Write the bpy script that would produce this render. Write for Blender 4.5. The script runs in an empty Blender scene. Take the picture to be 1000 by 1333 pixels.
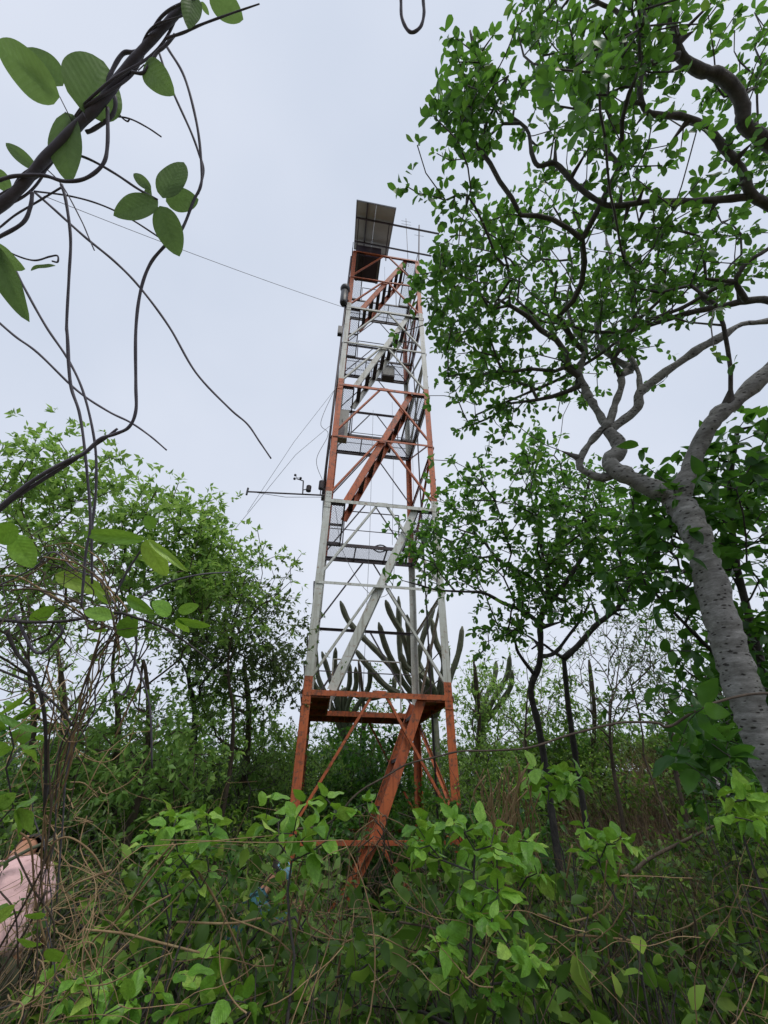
import bpy, math, random
import numpy as np
from mathutils import Vector, Matrix, noise as mnoise

random.seed(7)
RNG = np.random.default_rng(7)
S = bpy.context.scene
C = S.collection
rad = math.radians

# ------------------------------------------------------------------ camera
F_PX, PITCH, ROLL = 538.8, 0.60616, 0.012605
EYE = np.array([0.0, 0.0, 1.6])
_R = np.array([1.0, 0, 0]); _F = np.array([0, math.cos(PITCH), math.sin(PITCH)]); _U = np.array([0, -math.sin(PITCH), math.cos(PITCH)])
CR = math.cos(ROLL) * _R + math.sin(ROLL) * _U
CU = -math.sin(ROLL) * _R + math.cos(ROLL) * _U
cd = bpy.data.cameras.new('camera'); cam = bpy.data.objects.new('camera', cd); C.objects.link(cam)
cd.sensor_fit = 'VERTICAL'; cd.sensor_height = 24.0; cd.lens = 24.0 * F_PX / 1333.0
cd.clip_start = 0.05; cd.clip_end = 2000
m = Matrix.Identity(4)
for i in range(3):
    m[i][0] = CR[i]; m[i][1] = CU[i]; m[i][2] = -_F[i]; m[i][3] = EYE[i]
cam.matrix_world = m
S.camera = cam

# ------------------------------------------------------------------ light
w = bpy.data.worlds.new('World'); S.world = w; w.use_nodes = True
nt = w.node_tree; nt.nodes.clear()
out = nt.nodes.new('ShaderNodeOutputWorld'); bg = nt.nodes.new('ShaderNodeBackground')
sky = nt.nodes.new('ShaderNodeTexSky'); sky.sky_type = 'NISHITA'; sky.sun_disc = False
sky.sun_elevation = rad(62); sky.sun_rotation = rad(150); sky.dust_density = 3
tc = nt.nodes.new('ShaderNodeTexCoord')
n1 = nt.nodes.new('ShaderNodeTexNoise'); n1.inputs['Scale'].default_value = 1.6; n1.inputs['Detail'].default_value = 4; n1.inputs['Roughness'].default_value = .45
cr = nt.nodes.new('ShaderNodeValToRGB')
cr.color_ramp.elements[0].position = .3; cr.color_ramp.elements[0].color = (6.2, 6.85, 8.1, 1)
cr.color_ramp.elements[1].position = .7; cr.color_ramp.elements[1].color = (7.7, 8.15, 9.2, 1)
mx = nt.nodes.new('ShaderNodeMixRGB'); mx.inputs[0].default_value = .93
nt.links.new(tc.outputs['Generated'], n1.inputs['Vector']); nt.links.new(n1.outputs['Fac'], cr.inputs[0])
nt.links.new(sky.outputs[0], mx.inputs[1]); nt.links.new(cr.outputs[0], mx.inputs[2])
nt.links.new(mx.outputs[0], bg.inputs[0]); bg.inputs[1].default_value = 0.086
nt.links.new(bg.outputs[0], out.inputs[0])
sd = bpy.data.lights.new('sun', 'SUN'); sd.energy = 1.5; sd.angle = rad(25); sd.color = (1, .96, .9)
sun = bpy.data.objects.new('sun', sd); C.objects.link(sun)
sun.rotation_euler = (rad(28), 0, rad(30))
S.view_settings.view_transform = 'Standard'; S.view_settings.look = 'None'
S.view_settings.exposure = 0.30; S.view_settings.gamma = 1; S.view_settings.use_curve_mapping = False
S.render.engine = 'CYCLES'
S.cycles.max_bounces = 8; S.cycles.diffuse_bounces = 4; S.cycles.transmission_bounces = 5; S.cycles.glossy_bounces = 2
S.cycles.use_denoising = True

# ------------------------------------------------------------------ helpers
def at(px, py, z):
    """the world point seen at photo pixel (px, py), z metres along the view axis"""
    return EYE + z * (_F + (px - 500) / F_PX * CR + (666.5 - py) / F_PX * CU)
def depth(P):
    P = np.asarray(P) - EYE
    return P @ _F
def project(P):
    Q = np.asarray(P) - EYE; z = Q @ _F
    return 500 + F_PX * (Q @ CR) / z, 666.5 - F_PX * (Q @ CU) / z, z
def elev_h(D, py):
    """height above z=0 of a point at horizontal distance D seen on row py"""
    return EYE[2] + D * math.tan(PITCH + math.atan((666.5 - py) / F_PX))
def sstep(a, b, x):
    t = np.clip((np.asarray(x, float) - a) / (b - a), 0, 1); return t * t * (3 - 2 * t)
def ground_z(x, y):
    x = np.asarray(x, float); y = np.asarray(y, float)
    g = 2.3 * sstep(1.6, 7, x) * sstep(6, 13, y) - .35 * sstep(3, 7, y) * (1 - sstep(1.5, 5, x))
    g = g + .06 * np.sin(1.3 * x + .7) * np.sin(1.1 * y) + .03 * np.sin(3.1 * x) * np.cos(2.7 * y + 1)
    return g
def gz(x, y): return float(ground_z(x, y))
def sm(name):
    return bpy.data.meshes.new(name)
def obj(name, me, parent=None, loc=None):
    o = bpy.data.objects.new(name, me); C.objects.link(o)
    if parent is not None: o.parent = parent
    if loc is not None: o.location = loc
    return o
def tag(o, label=None, cat=None, group=None, kind=None):
    if label: o['label'] = label
    if cat: o['category'] = cat
    if group: o['group'] = group
    if kind: o['kind'] = kind
    return o
def thing(name, label, cat, loc=(0, 0, 0), group=None):
    o = bpy.data.objects.new(name, None); C.objects.link(o); o.location = Vector([float(v) for v in loc])
    o.empty_display_size = .1
    return tag(o, label, cat, group)
def copy_tree(o, parent=None):
    c = o.copy(); C.objects.link(c)
    if parent is not None: c.parent = parent
    for ch in list(o.children): copy_tree(ch, c)
    return c
def np_mesh(name, V, Fc, mat, var=None, smooth=True, uv=None, origin=None):
    """V (n,3), Fc (m,k) one face size; var one float per face"""
    V = np.asarray(V, np.float32); Fc = np.asarray(Fc, np.int32)
    if origin is not None: V = V - np.asarray(origin, np.float32)
    me = sm(name); n, k = Fc.shape
    me.vertices.add(len(V)); me.vertices.foreach_set('co', V.ravel())
    me.loops.add(n * k); me.loops.foreach_set('vertex_index', Fc.ravel())
    me.polygons.add(n); me.polygons.foreach_set('loop_start', np.arange(0, n * k, k, dtype=np.int32))
    me.polygons.foreach_set('loop_total', np.full(n, k, np.int32))
    me.update(calc_edges=True)
    if smooth: me.polygons.foreach_set('use_smooth', np.ones(n, bool))
    if var is not None:
        a = me.attributes.new('var', 'FLOAT', 'FACE'); a.data.foreach_set('value', np.asarray(var, np.float32))
    if uv is not None:
        l = me.uv_layers.new(name='UVMap'); l.data.foreach_set('uv', np.asarray(uv, np.float32)[Fc.ravel()].ravel())
    me.materials.append(mat)
    return me
class MB:
    """collects boxes, bars and tubes into one mesh"""
    def __init__(s): s.v = []; s.f = []
    def raw(s, V, Fs):
        b = len(s.v); s.v += [tuple(map(float, p)) for p in V]; s.f += [tuple(i + b for i in f) for f in Fs]; return s
    def box(s, c, ax, ay, az):
        c = np.asarray(c, float); ax = np.asarray(ax, float) / 2; ay = np.asarray(ay, float) / 2; az = np.asarray(az, float) / 2
        V = [c + i * ax + j * ay + k * az for i in (-1, 1) for j in (-1, 1) for k in (-1, 1)]
        Fs = [(0, 1, 3, 2), (4, 6, 7, 5), (0, 4, 5, 1), (2, 3, 7, 6), (0, 2, 6, 4), (1, 5, 7, 3)]
        return s.raw(V, Fs)
    def bar(s, a, b, wd, th, side):
        """flat bar from a to b: wd along side, th across"""
        a = np.asarray(a, float); b = np.asarray(b, float); d = b - a
        sd = np.asarray(side, float); dn = d / np.linalg.norm(d); sd = sd - dn * (sd @ dn); sd /= np.linalg.norm(sd)
        n = np.cross(dn, sd)
        return s.box((a + b) / 2, d, sd * wd, n * th)
    def angle(s, a, b, wd, th, s1, s2):
        """L profile: flange along s1 and flange along s2 meeting on the line a-b"""
        a = np.asarray(a, float); b = np.asarray(b, float); d = b - a; dn = d / np.linalg.norm(d)
        def o(v):
            v = np.asarray(v, float); v = v - dn * (v @ dn); return v / np.linalg.norm(v)
        e1, e2 = o(s1), o(s2); c = (a + b) / 2
        s.box(c + e1 * wd / 2, d, e1 * wd, e2 * th)
        s.box(c + e2 * (wd / 2 + th / 2 + .002), d, e2 * (wd - .004), e1 * th)
        return s
    def tube(s, pts, r, k=8, caps=True):
        pts = np.asarray(pts, float); n = len(pts)
        rr = np.full(n, r, float) if np.isscalar(r) else np.asarray(r, float)
        t = np.gradient(pts, axis=0); t /= np.linalg.norm(t, axis=1)[:, None] + 1e-9
        u = np.cross(t[0], [.3, .2, .93]); u /= np.linalg.norm(u); b0 = len(s.v)
        for i in range(n):
            u = u - t[i] * (u @ t[i]); u /= np.linalg.norm(u) + 1e-9; v = np.cross(t[i], u)
            for j in range(k):
                a = 2 * math.pi * j / k; s.v.append(tuple(pts[i] + rr[i] * (math.cos(a) * u + math.sin(a) * v)))
        for i in range(n - 1):
            for j in range(k):
                a = b0 + i * k + j; b = b0 + i * k + (j + 1) % k; s.f.append((a, b, b + k, a + k))
        if caps:
            s.f.append(tuple(b0 + j for j in range(k))[::-1]); s.f.append(tuple(b0 + (n - 1) * k + j for j in range(k)))
        return s
    def build(s, name, mat, parent=None, smooth=False, origin=(0, 0, 0)):
        me = sm(name); og = np.asarray(origin, float)
        me.from_pydata([tuple(np.asarray(p) - og) for p in s.v], [], s.f); me.materials.append(mat)
        if smooth: me.polygons.foreach_set('use_smooth', np.ones(len(me.polygons), bool))
        me.update()
        return obj(name, me, parent, None if parent is not None else tuple(og))
def catmull(pts, per=6):
    P = np.asarray(pts, float); P = np.vstack([2 * P[0] - P[1], P, 2 * P[-1] - P[-2]]); o = []
    for i in range(1, len(P) - 2):
        for k in range(per):
            t = k / per
            o.append(.5 * ((2 * P[i]) + (-P[i - 1] + P[i + 1]) * t + (2 * P[i - 1] - 5 * P[i] + 4 * P[i + 1] - P[i + 2]) * t * t + (-P[i - 1] + 3 * P[i] - 3 * P[i + 1] + P[i + 2]) * t ** 3))
    o.append(P[-2]); return np.array(o)

# ------------------------------------------------------------------ materials
def new_mat(name):
    m = bpy.data.materials.new(name); m.use_nodes = True; n = m.node_tree; n.nodes.clear()
    o = n.nodes.new('ShaderNodeOutputMaterial'); b = n.nodes.new('ShaderNodeBsdfPrincipled')
    n.links.new(b.outputs[0], o.inputs[0]); return m, n, b, o
def ramp(n, stops):
    r = n.nodes.new('ShaderNodeValToRGB'); e = r.color_ramp.elements
    while len(e) < len(stops): e.new(.5)
    for i, (p, c) in enumerate(stops): e[i].position = p; e[i].color = (*c, 1)
    return r
def noise(n, scale, detail=5, rough=.6, vec=None):
    t = n.nodes.new('ShaderNodeTexNoise'); t.inputs['Scale'].default_value = scale; t.inputs['Detail'].default_value = detail; t.inputs['Roughness'].default_value = rough
    if vec is not None: n.links.new(vec, t.inputs['Vector'])
    return t
def objcoord(n, scale=None):
    t = n.nodes.new('ShaderNodeTexCoord'); v = t.outputs['Object']
    if scale:
        mp = n.nodes.new('ShaderNodeMapping'); mp.inputs['Scale'].default_value = scale; n.links.new(v, mp.inputs[0]); v = mp.outputs[0]
    return v
def mat_noise(name, stops, scale=8, rough=.8, bump=.3, bscale=None, mscale=None, metal=0, dist=.01):
    m, n, b, o = new_mat(name); v = objcoord(n, mscale)
    t = noise(n, scale, 6, .65, v); r = ramp(n, stops); n.links.new(t.outputs['Fac'], r.inputs[0]); n.links.new(r.outputs[0], b.inputs['Base Color'])
    b.inputs['Roughness'].default_value = rough; b.inputs['Metallic'].default_value = metal
    if bump:
        t2 = noise(n, bscale or scale * 3, 5, .6, v); bp = n.nodes.new('ShaderNodeBump'); bp.inputs['Strength'].default_value = bump; bp.inputs['Distance'].default_value = dist
        n.links.new(t2.outputs['Fac'], bp.inputs['Height']); n.links.new(bp.outputs[0], b.inputs['Normal'])
    return m
def mat_leaf(name, stops, trans=.45, tcol=(.16, .36, .03), rough=.45, veins=False, spots=0):
    m, n, b, o = new_mat(name)
    at_ = n.nodes.new('ShaderNodeAttribute'); at_.attribute_name = 'var'
    oi = n.nodes.new('ShaderNodeObjectInfo')
    ad = n.nodes.new('ShaderNodeMath'); ad.operation = 'ADD'; fr = n.nodes.new('ShaderNodeMath'); fr.operation = 'FRACT'
    n.links.new(at_.outputs['Fac'], ad.inputs[0]); n.links.new(oi.outputs['Random'], ad.inputs[1]); n.links.new(ad.outputs[0], fr.inputs[0])
    r = ramp(n, stops); n.links.new(fr.outputs[0], r.inputs[0]); col = r.outputs[0]
    t = noise(n, 9 if veins else 1.5, 3, .6, objcoord(n))
    hs = n.nodes.new('ShaderNodeHueSaturation'); mr = n.nodes.new('ShaderNodeMapRange'); mr.inputs['From Min'].default_value = .3; mr.inputs['From Max'].default_value = .7
    mr.inputs['To Min'].default_value = .72; mr.inputs['To Max'].default_value = 1.25
    n.links.new(t.outputs['Fac'], mr.inputs[0]); n.links.new(mr.outputs[0], hs.inputs['Value']); n.links.new(col, hs.inputs['Color']); col = hs.outputs[0]
    if veins:
        tcn = n.nodes.new('ShaderNodeTexCoord'); sx = n.nodes.new('ShaderNodeSeparateXYZ'); n.links.new(tcn.outputs['UV'], sx.inputs[0])
        ab = n.nodes.new('ShaderNodeMath'); ab.operation = 'ABSOLUTE'; n.links.new(sx.outputs[0], ab.inputs[0])
        # side veins: v*14 - |u|*4, midrib: |u| small
        m1 = n.nodes.new('ShaderNodeMath'); m1.operation = 'MULTIPLY'; m1.inputs[1].default_value = 9; n.links.new(sx.outputs[1], m1.inputs[0])
        m2 = n.nodes.new('ShaderNodeMath'); m2.operation = 'MULTIPLY'; m2.inputs[1].default_value = 2.6; n.links.new(ab.outputs[0], m2.inputs[0])
        sb = n.nodes.new('ShaderNodeMath'); sb.operation = 'SUBTRACT'; n.links.new(m1.outputs[0], sb.inputs[0]); n.links.new(m2.outputs[0], sb.inputs[1])
        pg = n.nodes.new('ShaderNodeMath'); pg.operation = 'PINGPONG'; pg.inputs[1].default_value = .5; n.links.new(sb.outputs[0], pg.inputs[0])
        l1 = n.nodes.new('ShaderNodeMath'); l1.operation = 'LESS_THAN'; l1.inputs[1].default_value = .045; n.links.new(pg.outputs[0], l1.inputs[0])
        l2 = n.nodes.new('ShaderNodeMath'); l2.operation = 'LESS_THAN'; l2.inputs[1].default_value = .07; n.links.new(ab.outputs[0], l2.inputs[0])
        mxx = n.nodes.new('ShaderNodeMath'); mxx.operation = 'MAXIMUM'; n.links.new(l1.outputs[0], mxx.inputs[0]); n.links.new(l2.outputs[0], mxx.inputs[1])
        sc = n.nodes.new('ShaderNodeMath'); sc.operation = 'MULTIPLY'; sc.inputs[1].default_value = .4; n.links.new(mxx.outputs[0], sc.inputs[0])
        mc = n.nodes.new('ShaderNodeMixRGB'); mc.blend_type = 'MULTIPLY'; mc.inputs[2].default_value = (.5, .6, .5, 1); n.links.new(sc.outputs[0], mc.inputs[0]); n.links.new(col, mc.inputs[1]); col = mc.outputs[0]
        bp = n.nodes.new('ShaderNodeBump'); bp.inputs['Strength'].default_value = .5; bp.inputs['Distance'].default_value = .002; bp.invert = True
        n.links.new(pg.outputs[0], bp.inputs['Height']); n.links.new(bp.outputs[0], b.inputs['Normal'])
    n.links.new(col, b.inputs['Base Color']); b.inputs['Roughness'].default_value = rough; b.inputs['Specular IOR Level'].default_value = .35
    tr = n.nodes.new('ShaderNodeBsdfTranslucent'); mt = n.nodes.new('ShaderNodeMixRGB'); mt.inputs[0].default_value = .6; mt.inputs[2].default_value = (*tcol, 1)
    n.links.new(col, mt.inputs[1]); n.links.new(mt.outputs[0], tr.inputs[0])
    ms = n.nodes.new('ShaderNodeMixShader'); ms.inputs[0].default_value = trans
    n.links.new(b.outputs[0], ms.inputs[1]); n.links.new(tr.outputs[0], ms.inputs[2]); n.links.new(ms.outputs[0], o.inputs[0])
    return m
def mat_paint(name, base, base2, rust, rough=.55, amount=.5):
    """old paint with rust breaking through"""
    m, n, b, o = new_mat(name); v = objcoord(n)
    a = noise(n, 2.6, 6, .7, v); r = ramp(n, [(.35, base), (.68, base2)]); n.links.new(a.outputs['Fac'], r.inputs[0])
    c = noise(n, 11, 8, .72, v); r2 = ramp(n, [(amount, (0, 0, 0)), (amount + .12, (1, 1, 1))]); n.links.new(c.outputs['Fac'], r2.inputs[0])
    mx = n.nodes.new('ShaderNodeMixRGB'); n.links.new(r2.outputs[0], mx.inputs[0]); n.links.new(r.outputs[0], mx.inputs[1]); mx.inputs[2].default_value = (*rust, 1)
    # streaks run down the steel
    mp = n.nodes.new('ShaderNodeMapping'); mp.inputs['Scale'].default_value = (26, 26, 1.2); n.links.new(v, mp.inputs[0]); st = noise(n, 1, 3, .5, mp.outputs[0])
    r3 = ramp(n, [(.5, (1, 1, 1)), (.72, (.55, .5, .46))]); n.links.new(st.outputs['Fac'], r3.inputs[0])
    mu = n.nodes.new('ShaderNodeMixRGB'); mu.blend_type = 'MULTIPLY'; mu.inputs[0].default_value = .8; n.links.new(mx.outputs[0], mu.inputs[1]); n.links.new(r3.outputs[0], mu.inputs[2])
    n.links.new(mu.outputs[0], b.inputs['Base Color']); b.inputs['Roughness'].default_value = rough
    bp = n.nodes.new('ShaderNodeBump'); bp.inputs['Strength'].default_value = .35; bp.inputs['Distance'].default_value = .004; n.links.new(c.outputs['Fac'], bp.inputs['Height']); n.links.new(bp.outputs[0], b.inputs['Normal'])
    return m
M = {}
M['red'] = mat_paint('red_oxide_paint', (.50, .125, .035), (.38, .085, .03), (.14, .06, .035), .6, .50)
M['white'] = mat_paint('old_white_paint', (.55, .57, .54), (.42, .43, .37), (.24, .12, .06), .6, .56)
M['dark'] = mat_paint('weathered_dark_steel_and_shade', (.10, .085, .10), (.07, .06, .065), (.10, .04, .028), .6, .55)  # dark steel parts, also stands in for shade on the back beams and braces
M['mesh'] = mat_noise('galvanised_mesh', [(.3, (.22, .23, .25)), (.7, (.12, .12, .13))], 6, .5, 0, metal=.3)
M['pv'] = mat_noise('panel_backsheet', [(.3, (.50, .50, .45)), (.7, (.42, .41, .36))], 3, .6, .05)
M['alu'] = mat_noise('dull_aluminium', [(.3, (.3, .31, .32)), (.7, (.2, .2, .21))], 9, .45, .05, metal=.6)
M['black'] = mat_noise('black_plastic', [(.3, (.02, .021, .024)), (.7, (.035, .036, .04))], 8, .45, .05)
M['cabinet'] = mat_noise('dark_painted_cabinet', [(.3, (.055, .045, .07)), (.7, (.08, .06, .085))], 5, .5, .1)
M['grey'] = mat_noise('grey_housing', [(.3, (.3, .3, .27)), (.7, (.21, .21, .19))], 7, .6, .1)
M['cable'] = mat_noise('thin_cable', [(.3, (.1, .1, .11)), (.7, (.16, .16, .17))], 5, .6, 0)
M['ground'] = mat_noise('forest_floor', [(.3, (.03, .022, .013)), (.5, (.07, .05, .028)), (.7, (.05, .055, .02))], 5, .95, .8, 30, dist=.03)
M['bark_dark'] = mat_noise('dark_bark', [(.3, (.028, .024, .024)), (.55, (.055, .048, .045)), (.75, (.10, .09, .08))], 14, .85, .7, 50, dist=.006)
M['bark_limb'] = mat_noise('grey_backlit_limb_bark', [(.3, (.055, .05, .05)), (.55, (.12, .11, .105)), (.75, (.2, .19, .18))], 14, .85, .7, 50, dist=.006)  # no pale lichen as on the trunk, and darkened to imitate backlight
M['bark_brown'] = mat_noise('brown_bark', [(.3, (.05, .035, .025)), (.7, (.12, .09, .065))], 12, .85, .6, 40, dist=.006)
M['vine'] = mat_noise('purple_brown_vine', [(.3, (.085, .078, .10)), (.7, (.16, .145, .17))], 22, .7, .4, 60, dist=.0015)
M['dry'] = mat_noise('dry_straw_vine', [(.3, (.16, .095, .045)), (.55, (.3, .2, .1)), (.75, (.42, .32, .18))], 6, .8, .3, 60, dist=.002)
M['twig'] = mat_noise('grey_brown_twig', [(.3, (.06, .045, .03)), (.6, (.13, .095, .065)), (.8, (.24, .18, .12))], 5, .85, .2, 60, dist=.002)
M['brush'] = mat_noise('reddish_dry_brush', [(.3, (.12, .075, .05)), (.55, (.22, .14, .095)), (.75, (.32, .23, .16))], 3, .85, 0)
M['drygrass'] = mat_leaf('dry_brown_stalks', [(0, (.10, .07, .04)), (.4, (.22, .14, .085)), (.8, (.33, .24, .14)), (1, (.16, .20, .07))], .25, (.25, .15, .06), .8)
M['cactus'] = mat_noise('cactus_skin', [(.3, (.12, .14, .09)), (.55, (.2, .21, .145)), (.75, (.28, .26, .2))], 11, .7, .4, 40, dist=.01)
# leaves
M['leaf_big'] = mat_leaf('broad_shrub_leaf', [(0, (.10, .25, .03)), (.5, (.19, .40, .05)), (.85, (.28, .50, .08)), (1, (.38, .54, .10))], .35, (.36, .62, .04), .36, veins=True)
M['leaf_vine'] = mat_leaf('vine_leaf_backlit', [(0, (.09, .15, .045)), (1, (.15, .24, .07))], .5, (.24, .40, .10), .5, veins=True)
M['leaf_canopy'] = mat_leaf('canopy_leaf', [(0, (.03, .085, .02)), (.6, (.065, .155, .03)), (.92, (.12, .26, .045)), (1, (.25, .34, .06))], .48, (.16, .38, .04), .4)
M['leaf_right'] = mat_leaf('glossy_dark_leaf', [(0, (.028, .085, .02)), (.6, (.05, .14, .026)), (1, (.11, .24, .035))], .42, (.14, .36, .03), .38)
M['leaf_left'] = mat_leaf('light_compound_leaf', [(0, (.09, .19, .045)), (.6, (.17, .31, .075)), (1, (.28, .42, .12))], .48, (.42, .66, .12), .5)
M['leaf_olive'] = mat_leaf('small_olive_leaf', [(0, (.05, .085, .035)), (.6, (.09, .14, .05)), (1, (.16, .22, .08))], .4, (.17, .27, .06), .5)
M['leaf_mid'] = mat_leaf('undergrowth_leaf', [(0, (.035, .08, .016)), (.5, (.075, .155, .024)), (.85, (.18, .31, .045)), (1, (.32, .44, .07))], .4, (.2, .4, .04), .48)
# near trunk bark: pale grey with dark horizontal scars
mb_, n, b, o = new_mat('pale_scarred_bark')
v = objcoord(n, (1, 1, 3.2)); t = noise(n, 9, 9, .78, v); r = ramp(n, [(.30, (.08, .075, .065)), (.46, (.20, .195, .18)), (.58, (.30, .295, .28)), (.70, (.46, .45, .42))]); n.links.new(t.outputs['Fac'], r.inputs[0])
vo = n.nodes.new('ShaderNodeTexVoronoi'); vo.inputs['Scale'].default_value = 19; vo.inputs['Randomness'].default_value = 1; v2 = objcoord(n, (1, 1, 2.4)); n.links.new(v2, vo.inputs['Vector'])
wn = noise(n, 4, 6, .75, v); ad = n.nodes.new('ShaderNodeMath'); ad.operation = 'MULTIPLY_ADD'; ad.inputs[1].default_value = .75; n.links.new(wn.outputs['Fac'], ad.inputs[0]); n.links.new(vo.outputs['Distance'], ad.inputs[2])
r2 = ramp(n, [(.53, (.16, .14, .12)), (.64, (1, 1, 1))]); n.links.new(ad.outputs[0], r2.inputs[0])
mu = n.nodes.new('ShaderNodeMixRGB'); mu.blend_type = 'MULTIPLY'; mu.inputs[0].default_value = .9; n.links.new(r.outputs[0], mu.inputs[1]); n.links.new(r2.outputs[0], mu.inputs[2])
n.links.new(mu.outputs[0], b.inputs['Base Color']); b.inputs['Roughness'].default_value = .8
bp = n.nodes.new('ShaderNodeBump'); bp.inputs['Strength'].default_value = .9; bp.inputs['Distance'].default_value = .012
n.links.new(r2.outputs[0], bp.inputs['Height']); t3 = noise(n, 45, 5, .7, v); bp2 = n.nodes.new('ShaderNodeBump'); bp2.inputs['Strength'].default_value = .6; bp2.inputs['Distance'].default_value = .006
n.links.new(t3.outputs['Fac'], bp2.inputs['Height']); n.links.new(bp.outputs[0], bp2.inputs['Normal']); n.links.new(bp2.outputs[0], b.inputs['Normal'])
M['bark_pale'] = mb_
def cloth(name, c1, c2): return mat_noise(name, [(.35, c1), (.65, c2)], 5, .9, .5, 14, dist=.02)
M['pink'] = cloth('pink_cotton', (.62, .40, .40), (.70, .47, .46)); M['teal'] = cloth('teal_cotton', (.05, .16, .19), (.03, .10, .13))
M['blue'] = cloth('light_blue_cap_cloth', (.2, .38, .48), (.15, .3, .42)); M['navy'] = cloth('navy_trousers', (.02, .03, .06), (.03, .04, .08))
M['khaki'] = cloth('olive_bag_cloth', (.07, .08, .045), (.1, .11, .07)); M['orange'] = cloth('orange_strap', (.6, .16, .03), (.5, .12, .03))
M['skin'] = mat_noise('skin', [(.35, (.36, .17, .10)), (.65, (.42, .21, .13))], 6, .55, .05)
M['hair'] = mat_noise('dark_hair', [(.35, (.012, .009, .008)), (.65, (.03, .02, .015))], 40, .6, .4, dist=.004)

# ------------------------------------------------------------------ the setting: ground
g1 = np.concatenate([-np.geomspace(16, 400, 14)[::-1], np.linspace(-15, 15, 111), np.geomspace(16, 400, 14)])
X, Y = np.meshgrid(g1, g1 + 8); Zg = ground_z(X, Y)
V = np.stack([X.ravel(), Y.ravel(), Zg.ravel()], 1); n_ = len(g1)
I = np.arange(n_ * n_).reshape(n_, n_); Fq = np.stack([I[:-1, :-1], I[:-1, 1:], I[1:, 1:], I[1:, :-1]], -1).reshape(-1, 4)
tag(obj('ground', np_mesh('ground', V, Fq, M['ground'])), kind='structure')
# ------------------------------------------------------------------ the tower
TX, TY, TYAW, TW, TD, TZ, TS = -1.3264, 7.445, 0.140685, 2.5926, 2.7429, 3.101, 4.0
tower = thing('lattice_tower', 'tall square steel lattice tower banded in rusty orange and white with zigzag stairs', 'tower', (TX, TY, 0))
tower.rotation_euler = (0, 0, TYAW)
def tw(u, v, z):
    """tower coordinates to world"""
    return np.array([TX + u * math.cos(TYAW) - v * math.sin(TYAW), TY + u * math.sin(TYAW) + v * math.cos(TYAW), z])
def lv(L): return TZ + TS * L
def band(L): return M['red'] if int(math.floor(L)) % 2 == 0 else M['white']      # level beams
def sect(L): return M['white'] if int(math.floor(L)) % 2 == 0 else M['red']     # everything inside a section
GZT = -.55
corners = [(0, 0, 1, 1), (TW, 0, -1, 1), (TW, TD, -1, -1), (0, TD, 1, -1)]
LT = 4.0
for (u, v, su, sv) in corners:
    for L in range(-1, 4):
        b = MB(); z0 = GZT if L < 0 else lv(L); z1 = lv(L + 1)
        e = .0015 * (L % 2)
        b.angle((u + e * su, v + e * sv, z0), (u + e * su, v + e * sv, z1 - .004), .142, .014, (su, 0, 0), (0, sv, 0))
        # splice plate and bolts at the top of each length
        if L < 4:
            for dz in (-.16, -.08, .08, .16):
                if L == 3 and dz > 0: continue
                for q in (.045, .105):
                    b.box((u + su * q, v - sv * .014, z1 + dz), (.03, 0, 0), (0, .016, 0), (0, 0, .03))
            if L < 3: b.box((u + su * .075, v - sv * .0125, z1), (.14, 0, 0), (0, .009, 0), (0, 0, .44))
        b.build('leg', M['red'] if (L % 2 == 1) else M['white'], tower)
# beams and braces, face by face
faces = [((0, 0), (TW, 0), (0, -1), 'front'), ((0, TD), (TW, TD), (0, 1), 'back'), ((0, 0), (0, TD), (-1, 0), 'left'), ((TW, 0), (TW, TD), (1, 0), 'right')]
for (p0, p1, nr, nm) in faces:
    p0 = np.array(p0, float); p1 = np.array(p1, float); nr = np.array(nr, float); d = (p1 - p0) / np.linalg.norm(p1 - p0)
    inn = np.array([-nr[0], -nr[1], 0.])
    for k in range(-1, 9):
        L = k / 2; z = lv(L); mt = (band(L) if k % 2 == 0 else sect(L)) if nm == 'front' else (M['dark'] if nm != 'right' else sect(L))  # shade of the back beams is put into dark steel, left ones match
        if nm == 'front' and k == 8: mt = M['red']
        if k == -1: mt = M['red']
        wd = .085 if k % 2 == 0 else .055
        off = .019 if nm in ('front', 'back') else .034
        a = p0 + d * .02 + nr * off; c = p1 - d * .02 + nr * off
        b = MB(); b.angle((*a, z), (*c, z), wd, .009, (0, 0, -1), inn)
        b.build('beam', mt, tower)
        if k == 8: continue
        # inverted V from the middle of the beam above down to the legs
        zt = lv(L + .5) - .05; zb = z + .10
        mid = (p0 + p1) / 2
        mb = M['red'] if k < 0 else (sect(L) if nm in ('front', 'right') else M['dark'])  # back braces carry their shade as dark steel too
        if nm == 'right':
            a, c = ((p0, zb), (p1, zt)) if k % 2 else ((p1, zb), (p0, zt))
            b = MB(); b.angle((*(a[0] - nr * .004), a[1]), (*(c[0] - nr * .004), c[1]), .055, .007, (0, 0, 1), inn); b.build('brace', mb, tower)
        else:
            for e0, s_ in ((p0, 1), (p1, -1)):
                b = MB(); q = mid - s_ * d * .10
                o2 = nr * (.021 if nm == 'front' else .008) * (-1 if nm == 'front' else 1)
                b.angle((*(e0 + d * s_ * .07 + o2 * (1 if nm == 'front' else 0) * 0 + nr * .004), zb), (*(q + nr * .004), zt), .042, .007, (0, 0, 1), inn)
                b.build('brace', mb, tower)
        if k % 2 == 0 and nm in ('front', 'back'):
            b = MB(); b.box((*(mid + nr * .012), lv(L) - .03), (*(d * .24), 0), (*(nr * .006), 0), (0, 0, .12)); b.build('gusset_plate', mt, tower)
# lower V of the ground section
for s_ in (1, -1):
    b = MB(); x = TW / 2 + s_ * .1
    b.angle((x, -.006, lv(-.5) - .06), (TW / 2 + s_ * (TW / 2 - .1), -.006, GZT + .2), .05, .007, (0, 0, -1), (0, 1, 0)); b.build('brace', M['red'], tower)
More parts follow.
